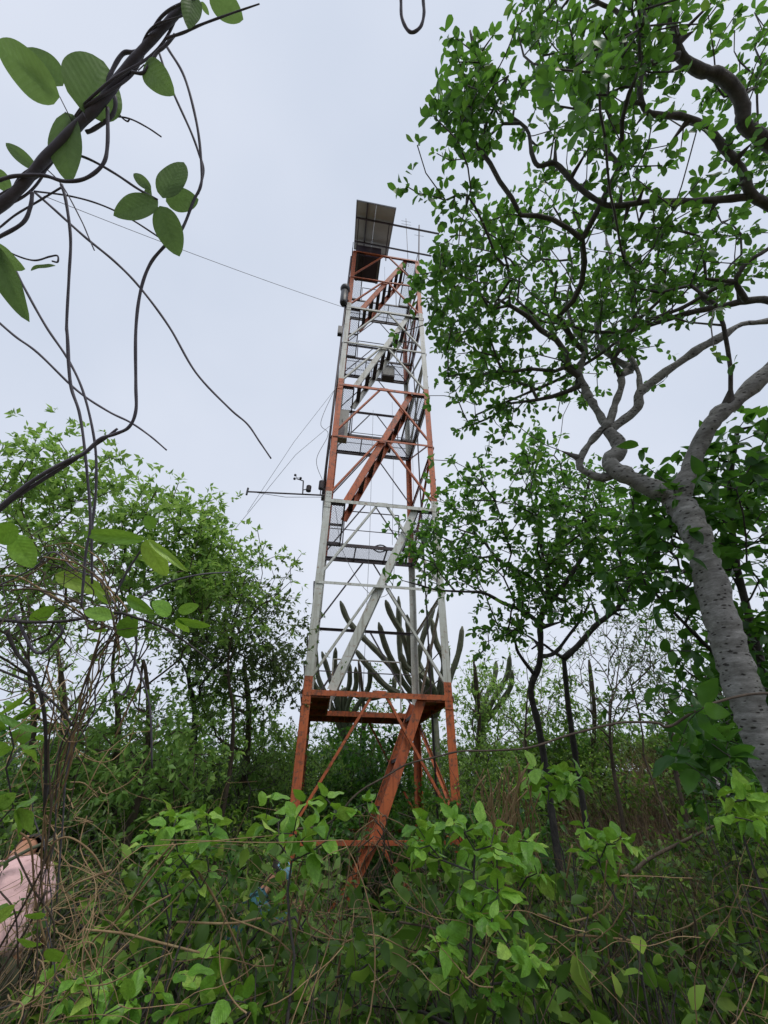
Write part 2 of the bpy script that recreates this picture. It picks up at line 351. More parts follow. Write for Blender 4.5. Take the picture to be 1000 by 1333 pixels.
# stairs: one steep flight per section, two stringers and treads
def flight(z0, z1, u0, u1, mt, name='stair_flight', v0=.06, v1=.86):
    f = MB(); r = thing(name, None, None); r.parent = tower
    del_keys = [k for k in r.keys()]
    for k in del_keys: del r[k]
    A = np.array([u0, 0, z0]); B = np.array([u1, 0, z1]); d = (B - A) / np.linalg.norm(B - A); side = np.cross(d, [0, 1, 0])
    for v in (v0, v1):
        b = MB(); a = A + [0, v, 0]; c = B + [0, v, 0]; s_ = 1 if v == v0 else -1
        b.bar(a, c, .155, .012, side)
        for q in (-1, 1):
            o = side * q * .0735 + np.array([0, s_ * .028, 0]); b.bar(a + o, c + o, .010, .044, side)
        b.build('stringer', mt, r)
    n = max(3, int((z1 - z0) / .56))
    tb = MB(); tb.box((0, (v0 + v1) / 2, 0), (.115, 0, 0), (0, v1 - v0 - .016, 0), (0, 0, .012)); tb.box((-.052, (v0 + v1) / 2, -.02), (.01, 0, 0), (0, v1 - v0 - .02, 0), (0, 0, .05)); tb.box((.052, (v0 + v1) / 2, -.02), (.01, 0, 0), (0, v1 - v0 - .02, 0), (0, 0, .05))
    first = None
    for i in range(n):
        p = A + (B - A) * (i + .6) / n
        if first is None: first = tb.build('tread', M['dark'], r); o = first
        else: o = first.copy(); C.objects.link(o)
        o.parent = r; o.location = tuple(p)
    return r
def part_empty(name, parent):
    o = bpy.data.objects.new(name, None); C.objects.link(o); o.parent = parent; o.empty_display_size = .1; return o
_t = thing
def thing_keep(*a, **k): return _t(*a, **k)
for L in range(0, 4):
    flight(lv(L) + .02, lv(L + 1) - .02, TW * .185, TW * .80, sect(L))
flight(lv(-.5), lv(0) - .02, TW * .49, TW * .80, M['red'])
flight(GZT + .12, lv(-.5), TW * .49 - .95, TW * .49, M['red'])
# walkways: left strip, back strip, right strip of expanded metal in dark frames
def mesh_sheet(b, u0, u1, v0, v1, z, pitch=.066, r=.0028):
    """diamond mesh of thin strips cut to the rectangle"""
    for sgn in (1, -1):
        k = -int((v1 - v0) / pitch) - 2; K = int((u1 - u0) / pitch) + int((v1 - v0) / pitch) + 3
        for i in range(k, K):
            # line u = u0 + i*pitch + sgn*1.0*(v - v0)
            c0 = u0 + i * pitch + (0 if sgn > 0 else 0)
            pts = []
            lo, hi = v0, v1
            if sgn > 0: lo = max(lo, v0 + (u0 - c0)); hi = min(hi, v0 + (u1 - c0))
            else: lo = max(lo, v0 + (c0 - u1)); hi = min(hi, v0 + (c0 - u0))
            if hi - lo < .01: continue
            a = np.array([c0 + sgn * (lo - v0), lo, z + (0 if sgn > 0 else .004)]); c = np.array([c0 + sgn * (hi - v0), hi, z + (0 if sgn > 0 else .004)])
            b.bar(a, c, r * 2, r * 1.6, (c - a)[[1, 0, 2]] * np.array([-1, 1, 0]))
for L in range(0, 5):
    z = lv(L) - .02
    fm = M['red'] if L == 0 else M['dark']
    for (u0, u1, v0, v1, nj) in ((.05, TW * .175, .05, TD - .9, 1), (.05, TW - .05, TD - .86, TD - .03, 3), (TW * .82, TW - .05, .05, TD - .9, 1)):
        wk = part_empty('walkway', tower)
        b = MB()
        for v in (v0, v1): b.box(((u0 + u1) / 2, v, z - .045), (u1 - u0, 0, 0), (0, .035, 0), (0, 0, .09))
        for u in (u0, u1): b.box((u, (v0 + v1) / 2, z - .045), (.035, 0, 0), (0, v1 - v0 - .04, 0), (0, 0, .088))
        b.build('frame', fm, wk)
        if u1 - u0 > 1:
            for k in range(1, nj): jb = MB(); jb.box((u0 + (u1 - u0) * k / nj, (v0 + v1) / 2, z - .035), (.03, 0, 0), (0, v1 - v0 - .04, 0), (0, 0, .06)); jb.build('joist', fm, wk)
        else:
            jb = MB(); jb.box(((u0 + u1) / 2, (v0 + v1) / 2, z - .035), (u1 - u0 - .04, 0, 0), (0, .03, 0), (0, 0, .06)); jb.build('joist', fm, wk)
        b = MB()
        if L == 0 and u1 - u0 < 1 or (L == 0): b.box(((u0 + u1) / 2, (v0 + v1) / 2, z + .004), (u1 - u0, 0, 0), (0, v1 - v0, 0), (0, 0, .006)); b.build('deck_plate', M['red'], wk)
        else: mesh_sheet(b, u0, u1, v0, v1, z + .002); b.build('mesh_floor', M['mesh'], wk)
    # handrail frames on the inner edge of the back strip and beside the strips
    if L < 4 or True:
        rl = part_empty('handrail', tower); ps = []
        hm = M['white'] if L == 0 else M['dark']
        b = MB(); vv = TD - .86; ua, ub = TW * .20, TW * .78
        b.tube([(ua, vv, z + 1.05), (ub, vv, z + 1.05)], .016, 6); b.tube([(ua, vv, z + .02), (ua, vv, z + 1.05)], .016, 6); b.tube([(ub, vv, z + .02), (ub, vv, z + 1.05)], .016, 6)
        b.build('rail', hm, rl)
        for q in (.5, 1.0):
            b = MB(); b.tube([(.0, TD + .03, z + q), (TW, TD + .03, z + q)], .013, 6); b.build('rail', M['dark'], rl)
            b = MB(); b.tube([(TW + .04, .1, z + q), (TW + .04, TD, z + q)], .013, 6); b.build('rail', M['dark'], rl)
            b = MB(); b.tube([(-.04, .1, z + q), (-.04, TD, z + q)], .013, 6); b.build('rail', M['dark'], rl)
# thin posts and mesh between the rails of the back strip at the upper landings
for L in (3, 4):
    z = lv(L)
    for u in (.2, .45, .7):
        b = MB(); b.tube([(TW * u, TD + .035, z), (TW * u, TD + .035, z + 1)], .012, 6); b.build('post', M['dark'], tower)
# a pipe strapped to the front left leg, upper half
b = MB(); b.tube([(-.055, .06, lv(1.0)), (-.055, .06, lv(2)), (-.05, .05, lv(3.5)), (-.05, .05, lv(3.9))], .032, 8)
tag(b.build('conduit_pipe', M['dark'], tower, True))
b = MB(); b.tube([(TW * .98, TD * .45, lv(-1) + .3), (TW * .96, TD * .42, lv(2)), (TW * .93, TD * .4, lv(4) + .6)], .02, 6); b.build('conduit_pipe', M['dark'], tower, True)

def wbox(b, c, su, sv, sz, z):
    cu = np.array([math.cos(TYAW), math.sin(TYAW), 0]); cv = np.array([-math.sin(TYAW), math.cos(TYAW), 0])
    return b.box(tw(c[0], c[1], z), cu * su, cv * sv, (0, 0, sz))
CU_ = np.array([math.cos(TYAW), math.sin(TYAW), 0]); CV_ = np.array([-math.sin(TYAW), math.cos(TYAW), 0])
# solar panel over the top
pc = [at(461, 323, 17.4), at(504, 333, 17.6), at(516, 270, 15.0), at(465, 262, 14.9)]
ctr = sum(pc) / 4
sp = thing('solar_panel', 'large tilted solar panel seen from below at the very top of the tower', 'solar panel', ctr)
ex = (pc[1] - pc[0] + pc[2] - pc[3]) / 2; ey = (pc[3] - pc[0] + pc[2] - pc[1]) / 2
lx, ly = np.linalg.norm(ex), np.linalg.norm(ey); ex /= lx; ey -= ex * (ey @ ex); ey /= np.linalg.norm(ey); en = np.cross(ex, ey)
if en[2] < 0: en = -en
for q in (-1, 1):
    b = MB(); b.box(ex * q * (lx / 4 - .004), ex * (lx / 2 - .012), ey * (ly - .02), en * .012); b.build('panel_sheet', M['pv'], sp)
for q in (-1, 1):
    b = MB(); b.box(ex * q * (lx / 2), ex * .03, ey * (ly + .03), en * .04); b.build('frame', M['alu'], sp)
    b = MB(); b.box(ey * q * (ly / 2), ey * .03, ex * (lx - .034), en * .038); b.build('frame', M['alu'], sp)
b = MB(); b.box(-ex * lx * .22 - en * .03, ex * .05, ey * ly * .98, en * .04); b.build('support_bar', M['dark'], sp)
for q in (-.28, .22):
    b = MB(); b.box(ey * ly * q + ex * .9 - en * .075, ex * (lx + 1.8), ey * .05, en * .045); b.build('cross_bar', M['dark'], sp)
for (su, q) in ((-.42, -.28), (.42, -.28), (-.42, .22), (.4, .22)):
    p = ex * lx * su + ey * ly * q - en * .1
    z0 = lv(4) - ctr[2]
    if q < 0: b = MB(); b.tube([p, (p[0], p[1], z0)], .022, 6); b.build('post', M['dark'], sp)
    else: b = MB(); b.tube([p, ex * lx * su + ey * ly * -.3 * 1 - np.array([0, 0, .9])], .02, 6); b.build('strut', M['dark'], sp)
# cabinet under the panel
b = MB(); cb = thing('equipment_cabinet', 'dark purple grey cabinet on the top landing right below the solar panel', 'cabinet', tw(.62, .62, lv(4)))
def lb(c, s): return MB().box(CU_ * c[0] + CV_ * c[1] + np.array([0, 0, c[2]]), CU_ * s[0], CV_ * s[1], (0, 0, s[2]))
lb((0, 0, .45), (.98, .98, .86)).build('body', M['cabinet'], cb)
lb((0, -.497, .45), (.9, .012, .78)).build('door', M['cabinet'], cb)
for q in (-.42, .42): lb((q, 0, .01), (.06, 1.0, .03)).build('foot_rail', M['alu'], cb)
# masts at the top right
for (u, v, z0, z1, r, lab) in ((TW * .86, .25, 4, 5.15, .012, 'thin upright antenna rod standing between the solar panel and the tree'), (TW * .99, .5, 3.2, 5.2, .03, 'thicker leaning dark mast pole at the top right corner of the tower')):
    a = tw(u, v, lv(z0)); c = tw(u + (.35 if r > .02 else 0), v, lv(z1)); mt_ = thing('antenna_mast', lab, 'antenna', a)
    b = MB(); b.tube([(0, 0, 0), c - a], r, 8); b.build('pole', M['dark'], mt_)
    for q in (.86, .93): b = MB(); b.tube([(c - a) * q - CU_ * .22, (c - a) * q + CU_ * .22], .007, 5); b.build('rod', M['alu'], mt_)
# black loudspeaker-like unit on the left leg, cylinder with ball top
hp = tw(-.12, -.05, lv(3) - .0); sp2 = thing('loudspeaker_unit', 'black ball topped cylinder fixed outside the upper left leg', 'loudspeaker', hp)
b = MB(); ang = np.linspace(-math.pi / 2, math.pi / 2, 9); b.tube([(0, 0, .98 + .17 * math.sin(a)) for a in ang], [max(.004, .17 * math.cos(a)) for a in ang], 14); b.build('globe', M['black'], sp2, True)
b = MB(); b.tube([(0, 0, 0), (0, 0, .1), (0, 0, .75), (0, 0, .82)], [.10, .13, .13, .07], 12); b.build('housing', M['black'], sp2, True)
b = MB(); b.tube([(0, 0, .3), CU_ * .16 + np.array([0, .02, .3])], .025, 6); b.build('bracket', M['dark'], sp2)
bx = thing('junction_box', 'small black box clamped to the left leg under the ball topped cylinder', 'box', tw(-.12, -.02, lv(2.62)))
lb((0, 0, 0), (.14, .12, .4)).build('body', M['black'], bx); lb((0, -.064, 0), (.11, .01, .33)).build('lid', M['black'], bx)
# grey boxes
gb = thing('instrument_box', 'tall weathered pale grey box behind the left leg under the third landing', 'box', tw(.22, .28, lv(1.66)))
lb((0, 0, 0), (.32, .2, 1.05)).build('body', M['grey'], gb); lb((0, -.106, .02), (.28, .012, .96)).build('door', M['grey'], gb); lb((-.02, -.118, -.3), (.2, .02, .34)).build('cover_plate', M['dark'], gb)
lb((0, -.12, .1), (.02, .02, .08)).build('handle', M['black'], gb)
gb2 = thing('instrument_box', 'squarish dark grey box hanging in the middle below the fourth landing', 'box', tw(1.72, TD - .62, lv(3) - .42))
lb((0, 0, 0), (.46, .3, .62)).build('body', M['dark'], gb2); lb((0, -.157, 0), (.4, .012, .54)).build('door', M['grey'], gb2)
for q in (-.15, .15): lb((q, 0, .34), (.03, .03, .1)).build('hanger', M['dark'], gb2)
gb3 = thing('instrument_box', 'small dark box under the back walkway of the third landing beside the orange stair', 'box', tw(1.62, TD - .7, lv(2) - .22))
lb((0, 0, 0), (.4, .25, .3)).build('body', M['dark'], gb3); lb((0, -.13, 0), (.34, .01, .24)).build('door', M['dark'], gb3)
# instrument boom with anemometer and two grey radiation shields
e0 = tw(0, -.06, lv(1) + .05); e1 = at(322, 640, depth(e0) - .05)
bm = thing('instrument_boom', 'long thin horizontal boom arm reaching left from the tower leg', 'boom arm', e0)
b = MB(); b.tube([(0, 0, 0), e1 - e0], .018, 8); b.build('arm', M['dark'], bm)
b = MB(); b.tube([e1 - e0 - np.array([0, 0, .09]), e1 - e0 + np.array([0, 0, .1])], .022, 8); b.build('end_post', M['black'], bm)
b = MB(); q = (e1 - e0); b.tube([q * .95, q * .5 - np.array([0, 0, .1]), q * .12 - np.array([0, 0, .06]), (0, 0, -.05)], .006, 5); b.build('cable', M['cable'], bm)
zz = depth(e0)
p0 = e0 + (e1 - e0) * .29
an = thing('anemometer', 'small cup anemometer on a bent post on the boom arm', 'anemometer', p0)
def rel(px, py, z=None): return at(px, py, z or zz) - p0
b = MB(); b.tube([(0, 0, .01), rel(395, 625.5)], .016, 6); b.build('post', M['dark'], an)
b = MB(); b.tube([rel(395, 626), rel(386, 623)], .013, 6); b.build('cross_arm', M['dark'], an)
for dx, dy in ((384.5, 618.5), (391.5, 622.5), (383.5, 623.2)):
    ccp = rel(dx, dy); b = MB(); b.tube([ccp + np.array([0, 0, t]) for t in (-.03, -.02, 0, .02, .03)], [.005, .024, .031, .024, .005], 8); b.build('cup', M['black'], an, True)
    b = MB(); b.tube([rel(386.5, 621.5), ccp], .005, 5); b.build('cup_arm', M['black'], an)
def shield(name, lab, cpx, cpy, r, h, z, stem):
    c = at(cpx, cpy, z); t = thing(name, lab, 'weather sensor', c)
    k = 7
    for i in range(k):
        b = MB(); zc = -h / 2 + h * (i + .5) / k; b.tube([(0, 0, zc - h / k * .38), (0, 0, zc + h / k * .2), (0, 0, zc + h / k * .36)], [r, r * .96, r * .7], 14); b.build('louvre_plate', M['grey' if 0 else 'dark'], t, True)
    b = MB(); b.tube([(0, 0, -h / 2 - .02), (0, 0, h / 2 + .01)], r * .5, 8); b.build('core', M['black'], t)
    b = MB(); b.tube([np.array([0, 0, 0]) if stem == 'h' else np.array([0, 0, -h / 2]), (at(394.5, 638, z) - c) if stem == 'h' else (np.array([0, 0, -h / 2 - .16]))], .012, 6); b.build('stem', M['dark'], t)
shield('radiation_shield', 'squat ribbed grey weather sensor beside the cup anemometer', 402, 636, .058, .14, zz, 'h')
shield('radiation_shield', 'taller ribbed grey weather sensor close against the orange leg', 418.5, 631.5, .06, .22, zz, 'v')
# cables and guy lines
def line(name, lab, pts, r, cat='cable', mat='cable', group=None, sag=0, k=5, label_only=None):
    p = np.array(pts, float)
    if sag and len(p) == 2:
        t = np.linspace(0, 1, 16)[:, None]; p = p[0] * (1 - t) + p[1] * t; p[:, 2] -= (sag * 4 * t * (1 - t))[:, 0]
    b = MB(); b.tube(p, r, k); o = b.build(name, M[mat], None, True, origin=p[0]); return tag(o, lab, cat, group)
line('guy_wire', 'long thin wire running from the upper tower leg down to the top left', [tw(-.05, 0, lv(3) - .12), at(57, 255, 9)], .007, sag=.12)
line('guy_wire', 'steeper of two thin wires slanting down left from the orange leg to beyond the boom', [tw(-.02, 0, lv(2) - .15), at(383, 575, 11.2), at(322, 667, 10.6)], .005)
line('guy_wire', 'lower of two thin wires slanting from the orange leg down past the boom', [tw(-.02, 0, lv(1.6)), at(385, 592, 10.2), at(305, 690, 9.6)], .005)
for (u, v, a, c_) in ((.42, .8, 2, -.2), (.66, 1.1, 2.2, .9), (.86, .9, 2.4, .8), (.5, .4, 4, 3.05)):
    b = MB(); b.tube([(TW * u, v, lv(a)), (TW * u + .03, v, lv((a + c_) / 2)), (TW * u, v, lv(c_))], .005, 5); b.build('hanging_cord', M['cable'], tower, True)
line('loose_cable', 'thin cable looping slack below the mesh walkway in the lower white section', catmull([tw(.25, .3, lv(1)), tw(.5, .3, lv(.72)), tw(1.1, .4, lv(.5)), tw(1.6, .6, lv(.55)), tw(1.9, TD - .9, lv(.98))]), .006)
line('loose_cable', 'thin cable drooping in loops outside the left leg above the boom', catmull([tw(-.06, 0, lv(1.95)), tw(-.32, 0, lv(1.6)), tw(-.1, 0, lv(1.5)), tw(-.3, 0, lv(1.28)), tw(-.05, 0, lv(1.1))]), .007)
ring = [tw(1.55 + .22 * math.cos(a), TD - .62 + .16 * math.sin(a), lv(1) + .06 + .02 * math.sin(3 * a)) for a in np.linspace(0, 2 * math.pi * 3, 48)]
line('cable_coil', 'black coil of cable lying on the mesh walkway of the second landing', ring, .018, 'cable coil', 'black')
# ------------------------------------------------------------------ foliage tools
def leaf_template(rows, cols, shape, fold=.25, droop=.25, wave=0., seed=0, curl=0.):
    """grid leaf: length 1 along y from the base, widths from shape [(t, halfwidth)]"""
    r_ = np.random.default_rng(seed)
    ts = np.linspace(0, 1, rows + 1); us = np.linspace(-1, 1, cols + 1)
    a_, b_, A_ = shape; tt = np.linspace(0, 1, 200); hw = ts ** a_ * (1 - ts) ** b_ * A_ / (tt ** a_ * (1 - tt) ** b_).max() + .004
    V = []; UV = []
    for t, h in zip(ts, hw):
        for u in us:
            z = abs(u) * h * fold - droop * t * t + wave * math.sin(9 * t + 2.2 * u + seed) * abs(u) * h - curl * u * u * h
            V.append((u * h, t, z)); UV.append((u * max(h, .02) * 3, t))
    n = cols + 1; Fq = [(i * n + j, i * n + j + 1, (i + 1) * n + j + 1, (i + 1) * n + j) for i in range(rows) for j in range(cols)]
    return np.array(V, float), np.array(Fq), np.array(UV)
OVATE = (.62, .95, .28)
ROUND = (.55, .75, .33)
OBOV = (1.2, .5, .26)
LANCE = (.7, .9, .15)
BIG_T = [leaf_template(12, 4, sh, f, d, wv, i, cu) for i, (sh, f, d, wv, cu) in enumerate(((OVATE, .25, .2, .12, 0), (ROUND, .2, .3, .15, .1), (OVATE, .5, .35, .2, 0), (ROUND, .1, .12, .22, .15), (OVATE, .15, .5, .18, .2)))]
MID_T = [leaf_template(5, 2, OBOV, .3, .2, .05, 1), leaf_template(5, 2, OBOV, .1, .35, .1, 2), leaf_template(5, 2, (.9, .6, .24), .4, .25, .1, 3)]
MIDB_T = [leaf_template(9, 4, OBOV, .3, .2, .05, 1), leaf_template(9, 4, OBOV, .1, .35, .1, 2), leaf_template(9, 4, (.9, .6, .24), .4, .25, .1, 3)]
OVB_T = [leaf_template(9, 4, OVATE, .35, .3, .08, 4), leaf_template(9, 4, OVATE, .15, .45, .12, 5)]
OV_T = [leaf_template(4, 2, OVATE, .35, .3, .08, 4), leaf_template(4, 2, OVATE, .15, .45, .12, 5)]
HEX = (np.array([(0, 0, 0), (-.22, .35, .06), (-.2, .65, .02), (0, 1, -.12), (.2, .65, .02), (.22, .35, .06)]), np.array([(0, 5, 1, 1), (1, 5, 4, 2), (2, 4, 3, 3)]), None)
SM_T = [leaf_template(2, 2, (.8, .8, .25), .3, .15, 0, 6), leaf_template(2, 2, (.8, .8, .2), -.1, .3, 0, 7)]
def norm(v): return v / (np.linalg.norm(v, axis=-1, keepdims=True) + 1e-9)
def frames(D, up_bias=1.0, rng=RNG):
    """leaf frames for directions D: side, dir, normal (normal near up)"""
    D = norm(D); n = np.zeros_like(D); n[:, 2] = up_bias; n += rng.normal(0, .45, D.shape)
    n -= D * (n * D).sum(1)[:, None]; n = norm(n); s = np.cross(D, n); return s, D, n
def leaf_mesh(name, P, D, size, T, mat, origin, rng=RNG, up=1.0, var=None, uvs=False):
    """one mesh of many leaves; T list of templates sharing face size"""
    s, d, n = frames(D, up, rng); size = np.broadcast_to(np.asarray(size, float), (len(P),)); pick = rng.integers(0, len(T), len(P))
    if var is None: var = rng.random(len(P))
    Vs = []; Fs = []; Rs = []; b = 0
    for k, (tv, tf, _) in enumerate(T):
        I = np.where(pick == k)[0]
        if not len(I): continue
        W = P[I][:, None, :] + size[I][:, None, None] * (tv[None, :, 0:1] * s[I][:, None] + tv[None, :, 1:2] * d[I][:, None] + tv[None, :, 2:3] * n[I][:, None])
        Vs.append(W.reshape(-1, 3)); Fs.append((tf[None] + (b + np.arange(len(I)) * len(tv))[:, None, None]).reshape(-1, tf.shape[1])); Rs.append(np.repeat(var[I], len(tf))); b += len(I) * len(tv)
    return np_mesh(name, np.vstack(Vs), np.vstack(Fs), mat, np.concatenate(Rs), True, origin=origin)
_leafdata = {}
def leaf_objects(P, D, size, T, mat, root, rng=RNG, up=1.0, name='leaf', key=None, S_=None):
    """single leaves as child objects sharing a few meshes"""
    s, d, n = frames(D, up, rng) if S_ is None else S_
    size = np.broadcast_to(np.asarray(size, float), (len(P),)); ro = np.array(root.location)
    for i in range(len(P)):
        k = int(rng.integers(0, len(T))); kk = (id(T), k, mat.name)
        if kk not in _leafdata:
            tv, tf, uv = T[k]; _leafdata[kk] = np_mesh('leaf', tv, tf, mat, None, True, uv)
        o = bpy.data.objects.new(name, _leafdata[kk]); C.objects.link(o); o.parent = root
        z = size[i]; mtx = Matrix.Identity(4)
        for a in range(3): mtx[a][0] = s[i][a] * z; mtx[a][1] = d[i][a] * z; mtx[a][2] = n[i][a] * z; mtx[a][3] = P[i][a] - ro[a]
        o.matrix_basis = mtx

def grow(SP, SPar, SR, attr, alpha=.35, step=.22, jit=.12, rng=RNG, r0=.004, expo=2.3, maxr=1., sag=0.):
    """greedy branching from seed nodes SP to every attractor; returns nodes, parents, radii, tip indices"""
    N = len(SP) + int(len(attr) * 12) + 10
    P = np.zeros((N, 3)); par = np.full(N, -1); pl = np.zeros(N); n = len(SP); P[:n] = SP; par[:n] = SPar
    for i in range(n): pl[i] = 0 if par[i] < 0 else pl[par[i]] + np.linalg.norm(P[i] - P[par[i]])
    dmin = np.array([np.min(np.linalg.norm(P[:n] - a, axis=1)) for a in attr]); tips = []
    for ai in np.argsort(dmin):
        a = attr[ai]; dd = np.linalg.norm(P[:n] - a, axis=1); j = int(np.argmin(dd + alpha * pl[:n])); d = dd[j]
        k = max(1, min(10, int(round(d / step)))); p0 = P[j].copy(); pr = j
        bow = rng.normal(0, jit, 3) * d; bow[2] += sag * d
        if n + k >= N: break
        for q in range(1, k + 1):
            t = q / k; P[n] = p0 * (1 - t) + a * t + bow * math.sin(math.pi * t) * .6 + (rng.normal(0, jit * .25, 3) * step if q < k else 0)
            par[n] = pr; pl[n] = pl[pr] + np.linalg.norm(P[n] - P[pr]); pr = n; n += 1
        tips.append(n - 1)
    P = P[:n]; par = par[:n]; cnt = np.zeros(n)
    ch = np.zeros(n, int)
    for i in range(n):
        if par[i] >= 0: ch[par[i]] += 1
    cnt[ch == 0] = 1.0
    for i in range(n - 1, -1, -1):
        if par[i] >= 0: cnt[par[i]] += cnt[i] + .02
    R = np.minimum(r0 * np.maximum(cnt, 1) ** (1 / expo), maxr)
    if SR is not None: R[:len(SR)] = np.where(np.asarray(SR) > 0, SR, R[:len(SR)])
    for i in range(len(SP), n): R[i] = min(R[i], R[par[i]] * .98)
    return P, par, R, np.array(tips), cnt
def branch_mesh(name, P, par, R, mat, origin, sides=5, skip=0, cnt=None):
    """tubes along every edge whose child index >= skip"""
    n = len(P); idx = np.where((par >= 0) & (np.arange(n) >= skip))[0]
    if not len(idx): return None
    D = np.zeros((n, 3)); D[idx] = norm(P[idx] - P[par[idx]])
    # the thickest child continues its parent
    main = np.full(n, -1)
    for i in idx:
        p = par[i]
        if main[p] < 0 or R[i] > R[main[p]]: main[p] = i
    ismain = main[par[idx]] == idx
    # smooth ring directions: average with main child
    RD = D.copy(); mi = main >= 0; RD[mi] = RD[mi] + D[main[mi]]; RD = norm(RD)
    z = np.linalg.norm(RD, axis=1) < .1; RD[z] = (0, 0, 1)
    ref = np.array([.31, .83, .46]); ang = np.arange(sides) * 2 * math.pi / sides
    def ring(p, d, r):
        u = norm(np.cross(d, ref)); v = np.cross(d, u)
        return p[:, None] + r[:, None, None] * (np.cos(ang)[None, :, None] * u[:, None] + np.sin(ang)[None, :, None] * v[:, None])
    base = ring(P, RD, R).reshape(-1, 3); side = idx[~ismain]
    ex = ring(P[par[side]], D[side], np.minimum(R[par[side]], R[side] * 1.25)).reshape(-1, 3)
    st = np.zeros(n, int); st[idx] = par[idx] * sides; st[side] = n * sides + np.arange(len(side)) * sides
    j = np.arange(sides); j2 = (j + 1) % sides
    a = st[idx][:, None]; b = (idx * sides)[:, None]
    Fq = np.stack([a + j, a + j2, b + j2, b + j], -1).reshape(-1, 4)
    V = np.vstack([base, ex])
    used = np.zeros(len(V), bool); used[Fq.ravel()] = True; mp = np.cumsum(used) - 1
    return np_mesh(name, V[used], mp[Fq], mat, None, True, origin=origin)
def in_poly(px, py, poly):
    poly = np.asarray(poly, float); x1, y1 = poly.T; x2, y2 = np.roll(poly, -1, 0).T; c = np.zeros(len(px), bool)
    for a, b, c_, d in zip(x1, y1, x2, y2):
        if b == d: continue
        hit = ((b > py) != (d > py)) & (px < (c_ - a) * (py - b) / (d - b) + a); c ^= hit
    return c
def fill(poly, n, z0, z1, rng=RNG, holes=(), zfun=None):
    """n points in the cone seen through a photo polygon, between two view depths"""
    poly = np.asarray(poly, float); lo = poly.min(0); hi = poly.max(0); o = []; got = 0
    while got < n:
        q = lo + rng.random((n * 3, 2)) * (hi - lo); k = in_poly(q[:, 0], q[:, 1], poly)
        for h in holes: k &= ~in_poly(q[:, 0], q[:, 1], h)
        q = q[k]; o.append(q); got += len(q)
    q = np.vstack(o)[:n]; z = z0 + (z1 - z0) * rng.random(n) if zfun is None else zfun(q) + (z1 - z0) * (rng.random(n) - .5)
    P = EYE + z[:, None] * (_F + ((q[:, 0] - 500) / F_PX)[:, None] * CR + ((666.5 - q[:, 1]) / F_PX)[:, None] * CU)
    return P
def clump(poly, n, z0, z1, per=8, s=.17, rng=RNG, holes=(), zfun=None):
    """like fill, but gathered in loose sprays with open air between"""
    c = fill(poly, max(3, n // per), z0, z1, rng, holes, zfun); k = rng.integers(0, len(c), n); sc = s * rng.uniform(.5, 1.5, len(c))[k]
    return c[k] + rng.normal(0, 1, (n, 3)) * sc[:, None]
def trace(pts, z, r=None, per=4):
    """photo polyline with depth(s) to a smooth world polyline"""
    z = np.broadcast_to(np.asarray(z, float), (len(pts),)) if not np.isscalar(z) and len(np.shape(z)) and len(z) == len(pts) else np.linspace(*(z if not np.isscalar(z) else (z, z)), len(pts))
    W = np.array([at(a, b, c) for (a, b), c in zip(pts, z)]); q = catmull(W, per)
    if r is None: return q
    r = np.interp(np.linspace(0, 1, len(q)), np.linspace(0, 1, len(r)), r); return q, r
def tips_fan(P, D, k, spread, rng=RNG):
    """k leaf directions fanned around each tip direction"""
    n = len(P); D = norm(D); a = norm(np.cross(D, rng.normal(0, 1, (n, 3)))); b = np.cross(D, a)
    ang = (np.arange(k)[None] * 2 * math.pi / k + rng.random((n, 1)) * 6.28 + rng.normal(0, .2, (n, k)))
    sp = spread * (1 + rng.normal(0, .2, (n, k)))
    dirs = np.cos(sp)[..., None] * D[:, None] + np.sin(sp)[..., None] * (np.cos(ang)[..., None] * a[:, None] + np.sin(ang)[..., None] * b[:, None])
    return np.repeat(P, k, 0), dirs.reshape(-1, 3)
def px_size(P, size):
    return F_PX * size / depth(P)
def in_view(P, m=10):
    x, y, z = project(P); return (z > .2) & (x > -m) & (x < 1000 + m) & (y > -m) & (y < 1333 + m)
def split_leaves(root, P, D, size, T, mat, rng=RNG, up=1.0, cap=300, minpx=10, crown_name='crown', bigT=None):
    """the leaves that show largest become objects, the rest one crown part"""
    size = np.broadcast_to(np.asarray(size, float), (len(P),)); pxs = np.where(in_view(P, 0), px_size(P, size), 0)
    k = np.argsort(-pxs)[:cap]; k = k[pxs[k] >= minpx]; rest = np.ones(len(P), bool); rest[k] = False
    if len(k): leaf_objects(P[k], D[k], size[k], bigT or T, mat, root, rng, up)
    if rest.any():
        o = obj(crown_name, leaf_mesh(crown_name, P[rest], D[rest], size[rest], T, mat, np.array(root.location), rng, up), root); o['kind'] = 'stuff'

